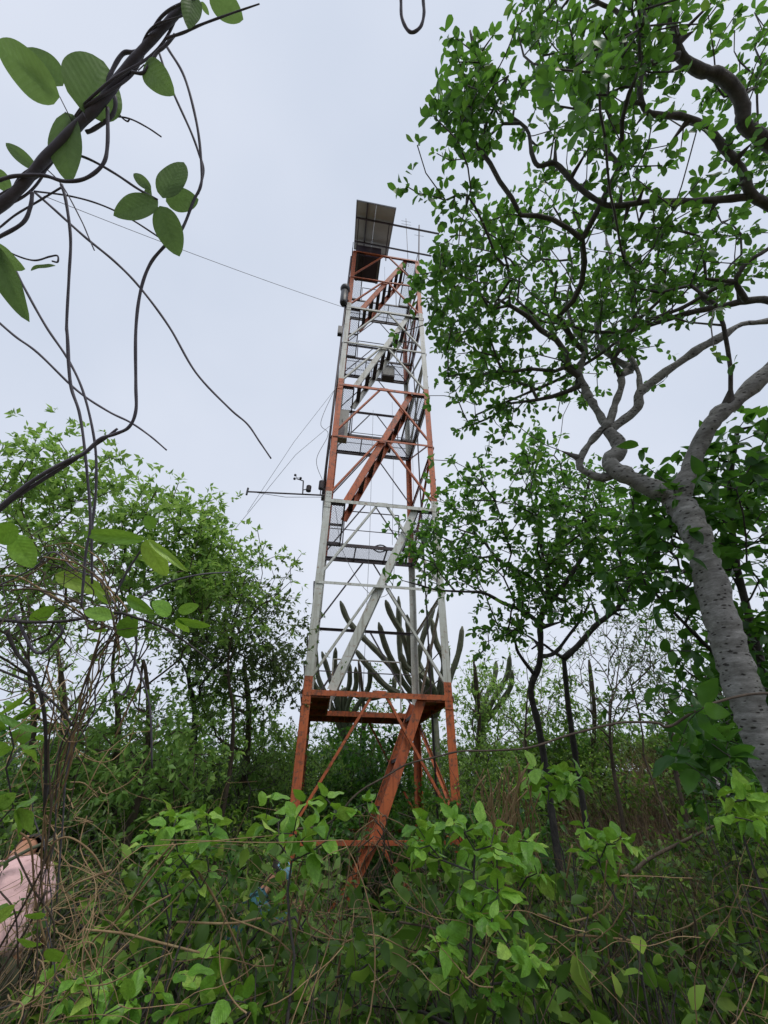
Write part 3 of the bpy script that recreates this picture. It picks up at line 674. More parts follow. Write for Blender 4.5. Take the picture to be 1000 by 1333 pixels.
# ------------------------------------------------------------------ a wild tree from a crown outline
def wild_tree(name, label, base, limbs, attr, leafmat, T, leaf, bark, cat='tree', group=None, alpha=.4, r0=.005, fan=5, spread=.9, per_tip=1, extra=2, up=1., cap=0, step=.25, sag=0., twig_leaf=.5, seed=1, scatter=.12, maxr=.2, minpx=10, sides=5, expo=2.2, jit=.12, limb_bark=None, pale=3):
    rng = np.random.default_rng(seed)
    root = thing(name, label, cat, base, group); SP = []; Par = []; R = []; ref = {}
    for li, (pts, rr, parent) in enumerate(limbs):        # world polylines with radii; parent = (limb, fraction) or None
        st = len(SP); pj = -1
        if parent is not None:
            a, b = ref[parent[0]]; pj = a + int(round((b - a - 1) * parent[1]))
        for i in range(len(pts)):
            SP.append(pts[i]); R.append(rr[i]); Par.append(pj if i == 0 else len(SP) - 2)
        ref[li] = (st, len(SP))
    SP = np.array(SP); Par = np.array(Par); R = np.array(R, float); ns = len(SP)
    P, par, RR, tips, cnt = grow(SP, Par, R, attr, alpha, step, jit, rng, r0, expo, maxr, sag)
    # trunk and limbs with more sides, knobbly
    b = MB()
    for li, (pts, rr, parent) in enumerate(limbs):
        q = np.array(pts); r_ = np.array(rr) * (1 + .07 * rng.normal(0, 1, len(rr)))
        if limb_bark is not None and li >= pale:
            lb_ = MB(); lb_.tube(q, r_, 9); lb_.build('limb', limb_bark, root, True, origin=base); continue
        b.tube(q, r_, 16 if max(rr) > .06 else 8)
    to = b.build('trunk', bark, root, True, origin=base)
    if limb_bark is not None:                              # knots, swellings and dents of the old bark
        me_ = to.data; me_.update(); co = [v.co.copy() for v in me_.vertices]; nr_ = [v.normal.copy() for v in me_.vertices]
        for v, c_, nn in zip(me_.vertices, co, nr_):
            f = mnoise.noise(c_ * 5.5) * .016 + mnoise.noise(c_ * 16) * .006 + max(0, mnoise.noise(c_ * 9 + Vector((7, 3, 1))) - .35) * .05
            v.co = c_ + nn * f
    me = branch_mesh('branches', P, par, RR, limb_bark or bark, base, sides, ns)
    if me: obj('branches', me, root)
    # leaves: fans at tips and along thin shoots
    thin = np.where((np.arange(len(P)) >= ns) & (RR < r0 * 2.2))[0]
    td = norm(P[thin] - P[par[thin]])
    keep = rng.random(len(thin)) < twig_leaf; tp = P[thin][keep]; tdn = td[keep] + rng.normal(0, .5, (keep.sum(), 3))
    ep = [P[tips]]; ed = [norm(P[tips] - P[par[tips]])]
    for _ in range(extra): ep.append(P[tips] + rng.normal(0, scatter, (len(tips), 3))); ed.append(ed[0] + rng.normal(0, .7, ed[0].shape))
    A = np.vstack(ep + [tp]); B = np.vstack(ed + [tdn])
    LP, LD = tips_fan(A, B, fan, spread, rng); LD[:, 2] -= .15
    LP = LP + rng.normal(0, leaf * .15, LP.shape); size = leaf * rng.uniform(.6, 1.25, len(LP))
    split_leaves(root, LP, LD, size, T, leafmat, rng, up, cap, minpx, 'crown', MIDB_T if T is MID_T else (OVB_T if T is OV_T else T))
    return root
# ------------------------------------------------------------------ big pale barked tree on the right
def limb(pts, z0, z1, w0, w1, per=4):
    q = trace(pts, (z0, z1), None, per); z = depth(q); wd = np.interp(np.linspace(0, 1, len(q)), np.linspace(0, 1, 2 if np.isscalar(w0) else len(w0)), [w0, w1] if np.isscalar(w0) else w0)
    return q, wd * .5 * z / F_PX
tr, trr = limb([(1040, 1075), (1000, 985), (965, 890), (940, 810), (915, 720), (898, 680), (882, 652)], 2.5, 3.35, [42, 40, 38, 36, 32, 30, 34], None, 12)
d0 = tr[0] - tr[9]; d0 /= np.linalg.norm(d0); k = (tr[0][2] - gz(tr[0][0] + .3, tr[0][1]) + .1) / -d0[2]
tr = np.vstack([tr[0] + d0 * k, tr[0] + d0 * k * .5, tr]); trr = np.concatenate([[.17, .125], trr])
FK = (882, 652)
LB = [(tr, trr, None)]
def add(pts, z0, z1, w0, w1, parent, per=4):
    q, r = limb(pts, z0, z1, w0, w1, per); LB.append((q, r * .82, parent)); return len(LB) - 1
A = add([(882, 654), (856, 638), (827, 626), (803, 612), (793, 600), (806, 590), (805, 576), (791, 559)], 3.35, 3.7, [31, 27, 25, 24, 23, 22, 19, 17], None, (0, 1.))
B = add([(884, 648), (890, 630), (899, 607), (918, 564), (935, 540), (962, 519), (1000, 482), (1050, 435), (1100, 385)], 3.35, 3.3, [34, 30, 26, 24, 24, 22, 22, 22, 22], None, (0, 1.))
A0 = add([(800, 617), (785, 621), (768, 617), (755, 608), (758, 593), (770, 573), (784, 558)], 3.55, 3.75, 14, 12, (A, .35))
A1 = add([(791, 560), (782, 542), (768, 520), (759, 500), (753, 482), (760, 463), (760, 442), (746, 426), (738, 391), (745, 350), (735, 300)], 3.7, 4.6, [14, 13, 12, 11, 10, 9, 8, 5, 4, 3], None, (A, 1.))
A2 = add([(791, 558), (798, 535), (808, 505), (810, 487), (820, 480), (798, 466), (784, 454), (777, 430), (789, 386), (796, 338), (789, 310), (793, 270)], 3.7, 4.7, [14, 13, 12, 11, 9, 8, 7, 6, 5, 4], None, (A, 1.))
A3 = add([(793, 560), (808, 550), (830, 530), (833, 511), (856, 492), (904, 458), (938, 439), (966, 422), (1000, 418), (1040, 400)], 3.7, 4.0, [16, 15, 14, 12, 10, 9, 8, 7], None, (A, 1.))
A4 = add([(833, 511), (832, 490), (824, 470), (800, 440), (803, 420), (830, 405), (850, 380), (865, 350)], 3.8, 4.5, [8, 6, 5, 4, 3], None, (A3, .35))
C0 = add([(1100, 385), (1075, 330), (1040, 290), (1000, 266), (978, 253), (965, 220), (947, 198), (921, 167), (890, 152), (864, 150), (842, 145), (833, 119), (837, 79), (824, 57), (806, 18), (780, 4), (740, -20)], 3.3, 3.0, [18, 16, 15, 13, 12, 10, 9, 8, 7, 6, 5], None, (B, 1.))
C2 = add([(976, 256), (934, 260), (888, 262), (842, 263), (798, 268), (776, 260), (749, 240), (723, 213), (701, 216), (692, 198), (685, 167), (648, 141), (630, 114), (619, 79), (612, 40)], 3.25, 3.4, [11, 10, 9, 8, 8, 7, 6, 5, 4, 3], None, (C0, .28))
D0 = add([(1100, 385), (1085, 300), (1040, 230), (1000, 185), (969, 163), (967, 141), (956, 116), (934, 97), (912, 92), (886, 73), (881, 48), (868, 18), (846, 2), (800, -20)], 3.3, 2.9, [22, 21, 21, 20, 20, 19, 18, 15, 13, 12, 10], None, (B, 1.))
D2 = add([(884, 72), (859, 79), (828, 86), (813, 72), (815, 58), (780, 62), (749, 86), (714, 90)], 2.95, 3.0, [11, 10, 10, 8, 5, 4, 3], None, (D0, .68))
D3 = add([(881, 44), (855, 45), (833, 44), (806, 48), (776, 66), (766, 100), (750, 120)], 2.95, 3.1, [7, 6, 5, 4, 3], None, (D0, .75))
D4 = add([(881, 48), (900, 30), (925, 5), (950, -20)], 2.95, 2.8, 6, 3, (D0, .75))
E0 = add([(1050, 435), (1025, 408), (1000, 391), (971, 392), (942, 398), (894, 408), (856, 420), (818, 430), (770, 432), (735, 420), (700, 405)], 3.3, 4.2, [14, 12, 11, 9, 8, 7, 6, 4, 3], None, (B, .86))
E2 = add([(971, 391), (959, 367), (971, 343), (1000, 324), (1030, 300)], 3.4, 3.2, 9, 6, (E0, .3))
E3 = add([(959, 367), (928, 377), (890, 400), (850, 415), (817, 434), (779, 463), (731, 492), (688, 511), (650, 527), (620, 540)], 3.45, 4.6, [7, 6, 6, 5, 5, 4, 3], None, (E2, .25))
R1 = [(600, -20), (565, 40), (545, 95), (575, 150), (560, 200), (570, 250), (550, 320), (1000, 330), (1010, -20)]
R2 = [(548, 300), (535, 400), (545, 470), (560, 540), (600, 590), (650, 560), (700, 545), (740, 530), (770, 500), (830, 470), (880, 480), (870, 430), (930, 380), (1000, 350), (1000, 300)]
H1 = [[(850, -10), (940, -10), (1000, 10), (940, 90), (900, 60)], [(720, 100), (790, 90), (800, 130), (730, 130)]]
def zf(q): return 2.95 + (q[:, 1].clip(0, 560) / 560) * 1.5 + .4 * np.sin(q[:, 0] * .02)
R1 = [(620, -20), (590, 40), (572, 95), (598, 150), (585, 200), (595, 250), (580, 320), (1000, 330), (1010, -20)]
R2 = [(575, 300), (562, 400), (575, 470), (585, 540), (615, 570), (650, 545), (700, 530), (740, 515), (770, 490), (830, 460), (870, 470), (860, 430), (930, 380), (1000, 350), (1000, 300)]
at_ = np.vstack([clump(R1, 330, 0, 1.1, 7, .13, holes=H1, zfun=zf), clump(R2, 430, 0, 1.4, 7, .18, zfun=zf), fill(R1, 60, 0, 1.1, zfun=zf), fill(R2, 80, 0, 1.1, zfun=zf),
                 clump([(560, 70), (620, 20), (640, 200), (590, 300), (570, 320)], 60, 0, .5, 5, .09, zfun=lambda q: zf(q) * .93),
                 clump([(550, 330), (600, 330), (650, 480), (630, 570), (590, 570), (560, 480)], 70, 0, .7, 5, .13, zfun=zf), fill([(700, 80), (800, 70), (810, 150), (720, 160)], 8, 1.7, 1.9)])
wild_tree('tree', 'tree with pale scarred forked trunk leaning in from the right edge, leafy canopy overhead', tr[0], LB, at_, M['leaf_canopy'], MID_T, .080, M['bark_pale'], alpha=.25, r0=.0042, fan=4, spread=.95, extra=1, cap=300, step=.16, seed=11, scatter=.07, twig_leaf=.15, minpx=9, up=.8, expo=2.0, limb_bark=M['bark_limb'], pale=8)

# ------------------------------------------------------------------ glossy broad leaved tree behind the pale trunk
def base_at(px, D):
    """ground point in the vertical plane of photo column px at distance D"""
    z = D * .822; x = (px - 500) / F_PX * z; return np.array([x, D, gz(x, D)])
def simple_limbs(base, pts_px, z, w0, w1, forks):
    q, r = limb(pts_px, z, z, w0, w1, 4); q = np.vstack([base, (base + q[0]) / 2, q]); r = np.concatenate([[r[0] * 1.2, r[0] * 1.05], r]); L = [(q, r, None)]
    for (fp, za, zb, a, b, par) in forks:
        qq, rr = limb(fp, za, zb, a, b, 4); L.append((qq, rr, par))
    return L
b0 = base_at(1010, 4.2)
L = simple_limbs(b0, [(1010, 960), (985, 840), (960, 740), (950, 640), (960, 560)], 3.9, 12, 5, [([(985, 840), (930, 760), (890, 700), (850, 670)], 3.9, 3.6, 7, 3, (0, .45)), ([(1000, 900), (930, 850), (880, 800), (840, 760)], 3.9, 3.5, 7, 3, (0, .35))])
PR = [(1010, 470), (960, 500), (925, 560), (905, 600), (865, 620), (830, 670), (815, 740), (850, 780), (840, 860), (880, 930), (900, 1000), (1010, 1010)]
wild_tree('broad_leaved_tree', 'tree with large glossy dark leaves filling the right edge behind the pale trunk', b0, L, clump(PR, 340, 3.0, 4.8, holes=[[(880, 560), (925, 560), (900, 600), (870, 610)]]), M['leaf_right'], OV_T, .13, M['bark_dark'], r0=.004, fan=3, spread=.9, extra=1, cap=260, step=.2, seed=12, scatter=.12, twig_leaf=.25, up=.9)

# ------------------------------------------------------------------ slim dark tree right of the tower
b0 = base_at(712, 6.6)
L = simple_limbs(b0, [(708, 985), (700, 940), (691, 898), (702, 866), (704, 835), (703, 812), (708, 795), (716, 783)], 5.6, 9, 7, [
    ([(716, 783), (735, 760), (752, 735), (765, 700), (760, 660), (768, 625)], 5.6, 5.9, 7, 3, (0, 1.)),
    ([(704, 812), (680, 795), (655, 785), (630, 772), (600, 770), (570, 768), (540, 760)], 5.6, 5.1, 6, 2, (0, .8)),
    ([(714, 785), (700, 760), (680, 745), (650, 730), (625, 700), (600, 690)], 5.6, 6.1, 6, 2, (0, .95)),
    ([(716, 783), (712, 750), (705, 715), (700, 680), (690, 640)], 5.6, 5.4, 6, 2, (0, 1.)),
    ([(697, 880), (675, 850), (668, 830), (640, 805)], 5.6, 5.3, 5, 2, (0, .35)),
    ([(703, 855), (722, 850), (740, 828), (760, 800), (770, 775)], 5.6, 5.9, 6, 2, (0, .6))])
PF = [(502, 735), (510, 705), (545, 700), (540, 655), (600, 650), (605, 625), (640, 615), (650, 600), (690, 612), (690, 570), (712, 572), (715, 605), (760, 610), (800, 640), (810, 720), (770, 790), (735, 790), (700, 800), (668, 850), (620, 830), (605, 790), (570, 770), (540, 775), (520, 765)]
HF = [[(540, 790), (610, 790), (600, 850), (560, 850)], [(640, 740), (690, 770), (690, 800), (650, 780)]]
wild_tree('slim_tree', 'slim dark stemmed tree whose leafy crown covers the right leg of the tower', b0, L, clump(PF, 560, 4.7, 6.4, holes=HF), M['leaf_canopy'], MID_T, .10, M['bark_dark'], alpha=.3, r0=.0048, fan=4, spread=.95, extra=1, cap=150, step=.25, seed=13, scatter=.12, twig_leaf=.18, minpx=9, up=.9)
b0 = base_at(752, 7.2)
L = simple_limbs(b0, [(750, 990), (744, 949), (740, 920), (737, 890), (734, 857)], 6.1, 8, 6.5, [
    ([(734, 857), (752, 841), (775, 815), (790, 803), (805, 790), (815, 770), (825, 752), (840, 747), (900, 742)], 6.1, 6.0, 8, 3, (0, 1.)),
    ([(734, 857), (720, 848), (705, 838), (692, 845)], 6.1, 6.2, 5, 2, (0, 1.)),
    ([(813, 783), (818, 755), (830, 730), (850, 700), (880, 690)], 6.1, 6.1, 5, 2, (1, .6))])
wild_tree('slim_tree', 'slim forking tree between the covered tower leg and the pale trunk', b0, L, clump([(740, 610), (800, 620), (840, 680), (880, 700), (860, 760), (820, 800), (780, 830), (735, 800), (760, 700)], 210, 5.6, 7.0), M['leaf_canopy'], MID_T, .10, M['bark_dark'], alpha=.3, r0=.0048, fan=4, spread=.95, extra=1, cap=60, step=.25, seed=14, scatter=.12, twig_leaf=.16, minpx=9, up=.9)

# thin half bare thicket trees right of them
for i, (px, D, poly, n, lab) in enumerate(((800, 8.6, [(740, 860), (770, 800), (830, 780), (860, 850), (850, 930), (760, 950)], 200, 'half bare twiggy tree behind the slim forking stem'), (880, 7.8, [(800, 820), (840, 740), (900, 740), (960, 800), (960, 930), (850, 960)], 230, 'half bare thin branched tree left of the pale trunk foot'), (690, 10.5, [(620, 900), (650, 860), (700, 840), (740, 870), (730, 940), (640, 940)], 140, 'sparse light green tree right of the red tower leg'))):
    b0 = base_at(px, D); q, r = limb([(px, 1010), (px - 6, 960), (px - 3, 900)], D * .9, D * .92, 5, 1.5)
    wild_tree('twiggy_tree', lab, b0, [(np.vstack([b0, q]), np.concatenate([[.05], r]), None)], clump(poly, n, D * .86, D * 1.05, 6, .3), M['leaf_left' if i == 2 else 'leaf_olive'], SM_T, .09, M['bark_brown'], alpha=.6, r0=.0042, fan=3, extra=1, step=.3, seed=20 + i, scatter=.2, twig_leaf=.1 if i < 2 else .4, spread=.9)

# ------------------------------------------------------------------ the trees on the left
def left_tree(lab, px, D, top, poly, n, zr, mat, T, leaf, seed, fan=5, extra=2, twl=.4, w=9, sc=.2, alpha=.45, name='tree', hol=(), bark='bark_brown'):
    b0 = base_at(px, D); q, r = limb([(px, 1000), (px + 4, 930), (px - 3, 860), top], D * .88, D * .9, w, 1.2)
    return wild_tree(name, lab, b0, [(np.vstack([b0, q]), np.concatenate([[r[0] * 1.3], r]), None)], clump(poly, n, zr[0], zr[1], 9, .23, rng=np.random.default_rng(seed + 500), holes=hol), M[mat], T, leaf, M[bark], alpha=alpha, r0=.0052, fan=fan, extra=extra, step=.3, seed=seed, scatter=sc, twig_leaf=twl, spread=.85, up=1.)
left_tree('light green feathery tree rising at the far left edge behind the hanging tendrils', 40, 6.2, (40, 760), [(-20, 575), (15, 572), (60, 600), (110, 595), (160, 615), (180, 655), (150, 740), (100, 800), (-20, 830)], 330, (4.6, 6.2), 'leaf_left', SM_T, .105, 31, 6, 2, .4)
left_tree('light green tree with the highest loose tufts left of centre beyond the vine tangle', 150, 7.0, (170, 740), [(130, 630), (200, 640), (230, 635), (258, 660), (290, 690), (310, 730), (290, 800), (200, 820), (120, 760)], 310, (5.4, 7.0), 'leaf_left', SM_T, .11, 32, 6, 2, .4)
left_tree('slender light green tree with a lone sprig reaching up toward the boom arm', 300, 7.6, (318, 760), [(285, 715), (305, 705), (325, 720), (340, 700), (350, 705), (350, 740), (340, 760), (330, 830), (290, 830)], 120, (5.9, 7.0), 'leaf_left', SM_T, .105, 33, 6, 1, .4, w=6)
left_tree('fine leaved olive green tree with bare dark forks beside the left tower leg', 250, 9.0, (300, 800), [(265, 740), (315, 760), (350, 780), (372, 800), (385, 850), (385, 915), (350, 900), (300, 880), (240, 860), (240, 760)], 480, (7.2, 8.6), 'leaf_olive', SM_T, .10, 34, 5, 3, .3, w=10, sc=.25, alpha=.35, bark='bark_dark')
left_tree('pale stemmed tree low on the left with sky showing through its branches', 80, 8.2, (70, 830), [(-10, 800), (60, 770), (150, 780), (220, 810), (240, 880), (200, 960), (60, 960), (-10, 940)], 260, (6.4, 8.2), 'leaf_left', SM_T, .10, 35, 4, 1, .15, w=12)
left_tree('bushy fresh green tree standing between the olive tree and the red tower leg', 320, 9.5, (330, 930), [(250, 900), (300, 885), (350, 900), (385, 930), (380, 1010), (330, 1050), (250, 1040), (220, 960)], 330, (7.6, 9.0), 'leaf_left', SM_T, .12, 36, 5, 2, .4)
left_tree('fresh green young tree low on the left in front of the pale stems', 190, 6.4, (180, 930), [(80, 930), (130, 910), (230, 895), (270, 940), (260, 1030), (140, 1060), (60, 1020)], 280, (4.9, 6.2), 'leaf_left', SM_T, .105, 37, 5, 2, .4)
# trees behind the tower and to its right, low on the horizon
for i, (px, D, poly, n, mat, lab) in enumerate((
        (470, 14.5, [(395, 925), (430, 880), (470, 885), (520, 915), (560, 900), (570, 990), (400, 1010)], 240, 'leaf_mid', 'low green tree seen through the open red base of the tower'),
        (620, 13.0, [(560, 900), (600, 860), (640, 885), (690, 905), (700, 990), (570, 1010)], 240, 'leaf_left', 'fresh green tree just right of the tower behind the cactus arms'),
        (770, 12.5, [(690, 930), (740, 905), (800, 920), (860, 940), (860, 1010), (690, 1010)], 220, 'leaf_mid', 'low bushy tree on the rise behind the twin slim stems'),
        (935, 11.5, [(850, 900), (900, 880), (980, 900), (1010, 980), (1000, 1040), (850, 1020)], 240, 'leaf_mid', 'low bushy tree at the far right behind the pale trunk'))):
    left_tree(lab, px, D, (px, 930), poly, n, (D * .86, D * 1.02), mat, SM_T, .14, 50 + i, 5, 2, .4, w=7, sc=.3)

# ------------------------------------------------------------------ candelabra cacti behind the tower
def cactus_arm(b, q, r, ribs=7):
    k = ribs * 2; t = np.gradient(q, axis=0); t = norm(t); u = np.cross(t[0], [.3, .2, .93]); u /= np.linalg.norm(u); b0 = len(b.v)
    for i in range(len(q)):
        u = u - t[i] * (u @ t[i]); u /= np.linalg.norm(u); v = np.cross(t[i], u)
        for j in range(k):
            a = 2 * math.pi * j / k; rr = r[i] * (1.18 if j % 2 == 0 else .66); b.v.append(tuple(q[i] + rr * (math.cos(a) * u + math.sin(a) * v)))
    for i in range(len(q) - 1):
        for j in range(k):
            a = b0 + i * k + j; c = b0 + i * k + (j + 1) % k; b.f.append((a, c, c + k, a + k))
    b.f.append(tuple(b0 + (len(q) - 1) * k + j for j in range(k)))
def cactus(lab, z, basepx, arms, wpx, group=None):
    D = z / .90; b0 = base_at(basepx[0], D); root = thing('columnar_cactus', lab, 'cactus', b0)
    top = at(basepx[0], basepx[1], z); b = MB(); q = catmull([b0, (b0 + top) / 2 + np.array([.08, 0, 0]), top], 5); b0_ = b; cactus_arm(b, q, np.linspace(wpx * .9, wpx * .6, len(q)) * z / F_PX, 8); b.build('trunk', M['cactus'], root, True, origin=b0)
    for i, a in enumerate(arms):
        dz = RNG.uniform(-.6, .6); pts = [(basepx[0], basepx[1])] + list(a); q = trace(pts, (z, z + dz), None, 5)
        r = np.full(len(q), wpx * .5 * z / F_PX); r *= 1 + .06 * np.sin(np.arange(len(q)) * 1.7 + i); r[-1] *= .25; r[-2] *= .8; r[0] *= .7
        b = MB(); cactus_arm(b, q, r); b.build('arm', M['cactus'], root, True, origin=b0)
cactus('biggest many armed grey green columnar cactus behind the right half of the tower', 11.6, (566, 935), [
    [(540, 908), (512, 871), (489, 846), (471, 828), (453, 807), (443, 782)], [(530, 895), (515, 869), (502, 841), (493, 810)], [(548, 905), (533, 885), (522, 856), (520, 820), (519, 776)],
    [(548, 898), (536, 870), (526, 830), (510, 802), (502, 781)], [(552, 900), (543, 877), (549, 836), (559, 807), (565, 789)], [(566, 912), (562, 888), (559, 859), (559, 838)], [(578, 905), (588, 877), (598, 846), (602, 815)],
    [(570, 910), (573, 890), (578, 862), (568, 836), (562, 805)], [(556, 890), (536, 860), (533, 830), (530, 800)], [(575, 905), (582, 870), (583, 840)], [(560, 900), (548, 870), (541, 850), (540, 822)], [(566, 900), (550, 880), (529, 868), (522, 850)], [(540, 912), (505, 895), (480, 868), (462, 845)]], 6.6)
cactus('smaller grey green columnar cactus with upright arms behind the left half of the tower', 12.2, (450, 965), [
    [(430, 915), (414, 880), (411, 838)], [(436, 905), (427, 873), (419, 848)], [(440, 905), (436, 870), (437, 843)], [(448, 915), (455, 890), (455, 862)], [(452, 920), (463, 895), (463, 868)], [(462, 925), (480, 895), (482, 862)], [(430, 920), (418, 905), (407, 885), (407, 868)], [(445, 900), (475, 910), (510, 900), (513, 880)]], 5.6)
cactus('curved armed columnar cactus standing clear to the right of the tower', 13.0, (628, 945), [
    [(632, 912), (644, 882), (646, 860)], [(640, 915), (660, 880), (664, 852)], [(648, 920), (664, 895), (667, 872)], [(624, 920), (617, 900), (617, 885)]], 5.8)
# thick fallen grey log at the right
lg = thing('dead_log', 'bare grey dead trunk leaning in the thicket below the pale tree', 'dead wood', at(905, 985, 5.2))
q, r = limb([(905, 985), (925, 1010), (950, 1040), (985, 1090)], 5.2, 4.6, 6, 9); b = MB(); b.tube(q, r, 8); b.build('stem', M['bark_pale'], lg, True, origin=np.array(lg.location))
lg = thing('dead_log', 'bare brown stick slanting over the dry slope at the lower right', 'dead wood', at(830, 1103, 4.2))
q, r = limb([(940, 1070), (880, 1100), (845, 1118), (825, 1135)], 4.4, 4.0, 3, 5); b = MB(); b.tube(q, r, 7); b.build('stem', M['twig'], lg, True, origin=np.array(lg.location))
# ------------------------------------------------------------------ undergrowth
def curve_tubes(name, Pm, R, mat, origin=(0, 0, 0), k=4):
    """many curves at once: Pm (n,m,3), R (n,m)"""
    n, m_, _ = Pm.shape; T = np.gradient(Pm, axis=1); T = norm(T); ref = np.array([.35, .8, .49]); u = norm(np.cross(T, ref)); v = np.cross(T, u)
    a = np.arange(k) * 2 * math.pi / k
    V = Pm[:, :, None] + R[:, :, None, None] * (np.cos(a)[None, None, :, None] * u[:, :, None] + np.sin(a)[None, None, :, None] * v[:, :, None])
    i = np.arange(n)[:, None, None]; j = np.arange(m_ - 1)[None, :, None]; q = np.arange(k)[None, None, :]; q2 = (q + 1) % k
    b = i * m_ * k; Fq = np.stack([b + j * k + q, b + j * k + q2, b + (j + 1) * k + q2, b + (j + 1) * k + q], -1).reshape(-1, 4)
    return np_mesh(name, V.reshape(-1, 3), Fq, mat, None, True, origin=origin)
def wander(P0, D0, length, m_=9, curl=.35, grav=0., rng=RNG):
    """smoothly wandering curves from P0 along D0"""
    n = len(P0); D = norm(D0); P = np.zeros((n, m_, 3)); P[:, 0] = P0; st = np.asarray(length)[:, None] / (m_ - 1); W = rng.normal(0, curl, (n, 3))
    for i in range(1, m_):
        W = .72 * W + rng.normal(0, curl * .7, (n, 3)); D = D + W * .6; D[:, 2] += grav; D = norm(D); P[:, i] = P[:, i - 1] + D * st
    return P
def taper(n, m_, r, rng=RNG, e=.35):
    return (np.asarray(r).reshape(-1, 1) if np.ndim(r) else np.full((n, 1), r)) * np.linspace(1, e, m_)[None]

# bushes: prototypes at three heights, copied
def bush_proto(h, wdt, n, leaf, T, mat, bark, seed, fan=3, twl=.5, single=0):
    rng = np.random.default_rng(seed); root = thing('bush', 'x', 'bush', (0, 0, 0)); SP = [(0, 0, -.1)]; Par = [-1]
    for s_ in range(5):
        a = rng.random() * 6.28; rr = wdt * .3
        for q in (1, 2, 3): SP.append((math.cos(a) * rr * q / 3, math.sin(a) * rr * q / 3, h * .17 * q)); Par.append(0 if q == 1 else len(SP) - 2)
    u = rng.normal(0, 1, (n, 3)); u = norm(u) * rng.random((n, 1)) ** .4
    A = u * [wdt, wdt, h * .44] + [0, 0, h * .56]
    P, par, R, tips, cnt = grow(np.array(SP, float), np.array(Par), None, A, .3, .2, .14, rng, .0035, 2.2, .04)
    obj('stems', branch_mesh('stems', P, par, R, bark, (0, 0, 0), 4, 0), root)
    td = norm(P[tips] - P[par[tips]]); thin = np.where(R < .007)[0]; thin = thin[par[thin] >= 0]; thin = thin[rng.random(len(thin)) < twl]
    B0 = np.vstack([P[tips], P[tips] + rng.normal(0, .08, (len(tips), 3)), P[thin]]); B1 = np.vstack([td, td + rng.normal(0, .6, td.shape), norm(P[thin] - P[par[thin]]) + rng.normal(0, .5, (len(thin), 3))])
    LP, LD = tips_fan(B0, B1, fan, 1.0, rng); LP = LP + rng.normal(0, leaf * .3, LP.shape)
    sz = leaf * rng.uniform(.5, 1.3, len(LP)); big = np.zeros(len(LP), bool)
    if single: big[np.argsort(-sz * rng.uniform(.8, 1, len(LP)))[:single]] = True; leaf_objects(LP[big], LD[big], sz[big], OVB_T, mat, root, rng)
    o = obj('foliage', leaf_mesh('foliage', LP[~big], LD[~big], sz[~big], T, mat, (0, 0, 0), rng, 1.0), root); o['kind'] = 'stuff'
    return root
def copy_flat(o):
    c = o.copy(); C.objects.link(c)
    for ch in kids[o.name]: d = ch.copy(); C.objects.link(d); d.parent = c
    return c
protos = {}
for hk, (h, wd_, n) in {'low': (1.1, .75, 150), 'mid': (1.9, .95, 230), 'tall': (3.0, 1.25, 330)}.items():
    protos[hk] = [bush_proto(h, wd_, n, lf, T_, M[mt], M['bark_brown' if i % 2 else 'bark_dark'], 200 + i + int(h * 10), fn, tw_, 120 if (i == 1 and h < 2.5) else 0) for i, (lf, T_, mt, fn, tw_) in enumerate(((.075, SM_T if h > 2.5 else OV_T, 'leaf_mid', 4, .45), (.12, OV_T, 'leaf_right', 3, .2), (.06, SM_T, 'leaf_olive', 4, .5), (.09, SM_T if h > 2.5 else OV_T, 'leaf_left', 3, .35), (.09, SM_T if h > 2.5 else OV_T, 'leaf_mid', 3, .2)))]
kids = {p_.name: list(p_.children) for ps_ in protos.values() for p_ in ps_}
HT = {'low': 1.1, 'mid': 1.9, 'tall': 3.0}
def sky_row(px, D):
    """how high in the picture (row) a bush may reach at this column and distance"""
    if 395 < px < 540 and D < 7.2: return 1215
    if 270 < px < 385 and D < 5.4: return 1250
    if 340 < px < 640 and D < 10.6: return 1120 if D < 7.2 else 1040
    if 700 < px < 1010 and D < 6.4: return 1150 - max(0, D - 4) * 20
    base = np.interp(px, [-200, 0, 150, 300, 400, 520, 640, 800, 900, 1000, 1200], [935, 945, 955, 940, 945, 935, 935, 950, 935, 920, 900])
    return base + max(0, 8.5 - D) * 26
used_first = set(); spots = []; rb = np.random.default_rng(5)
for gy in np.arange(3.1, 15.6, .95):
    wx = gy * 1.12 + 1.2
    for gx in np.arange(-wx, wx, .92 + gy * .035):
        spots.append((gx + rb.uniform(-.4, .4), gy + rb.uniform(-.4, .4)))
nb = 0
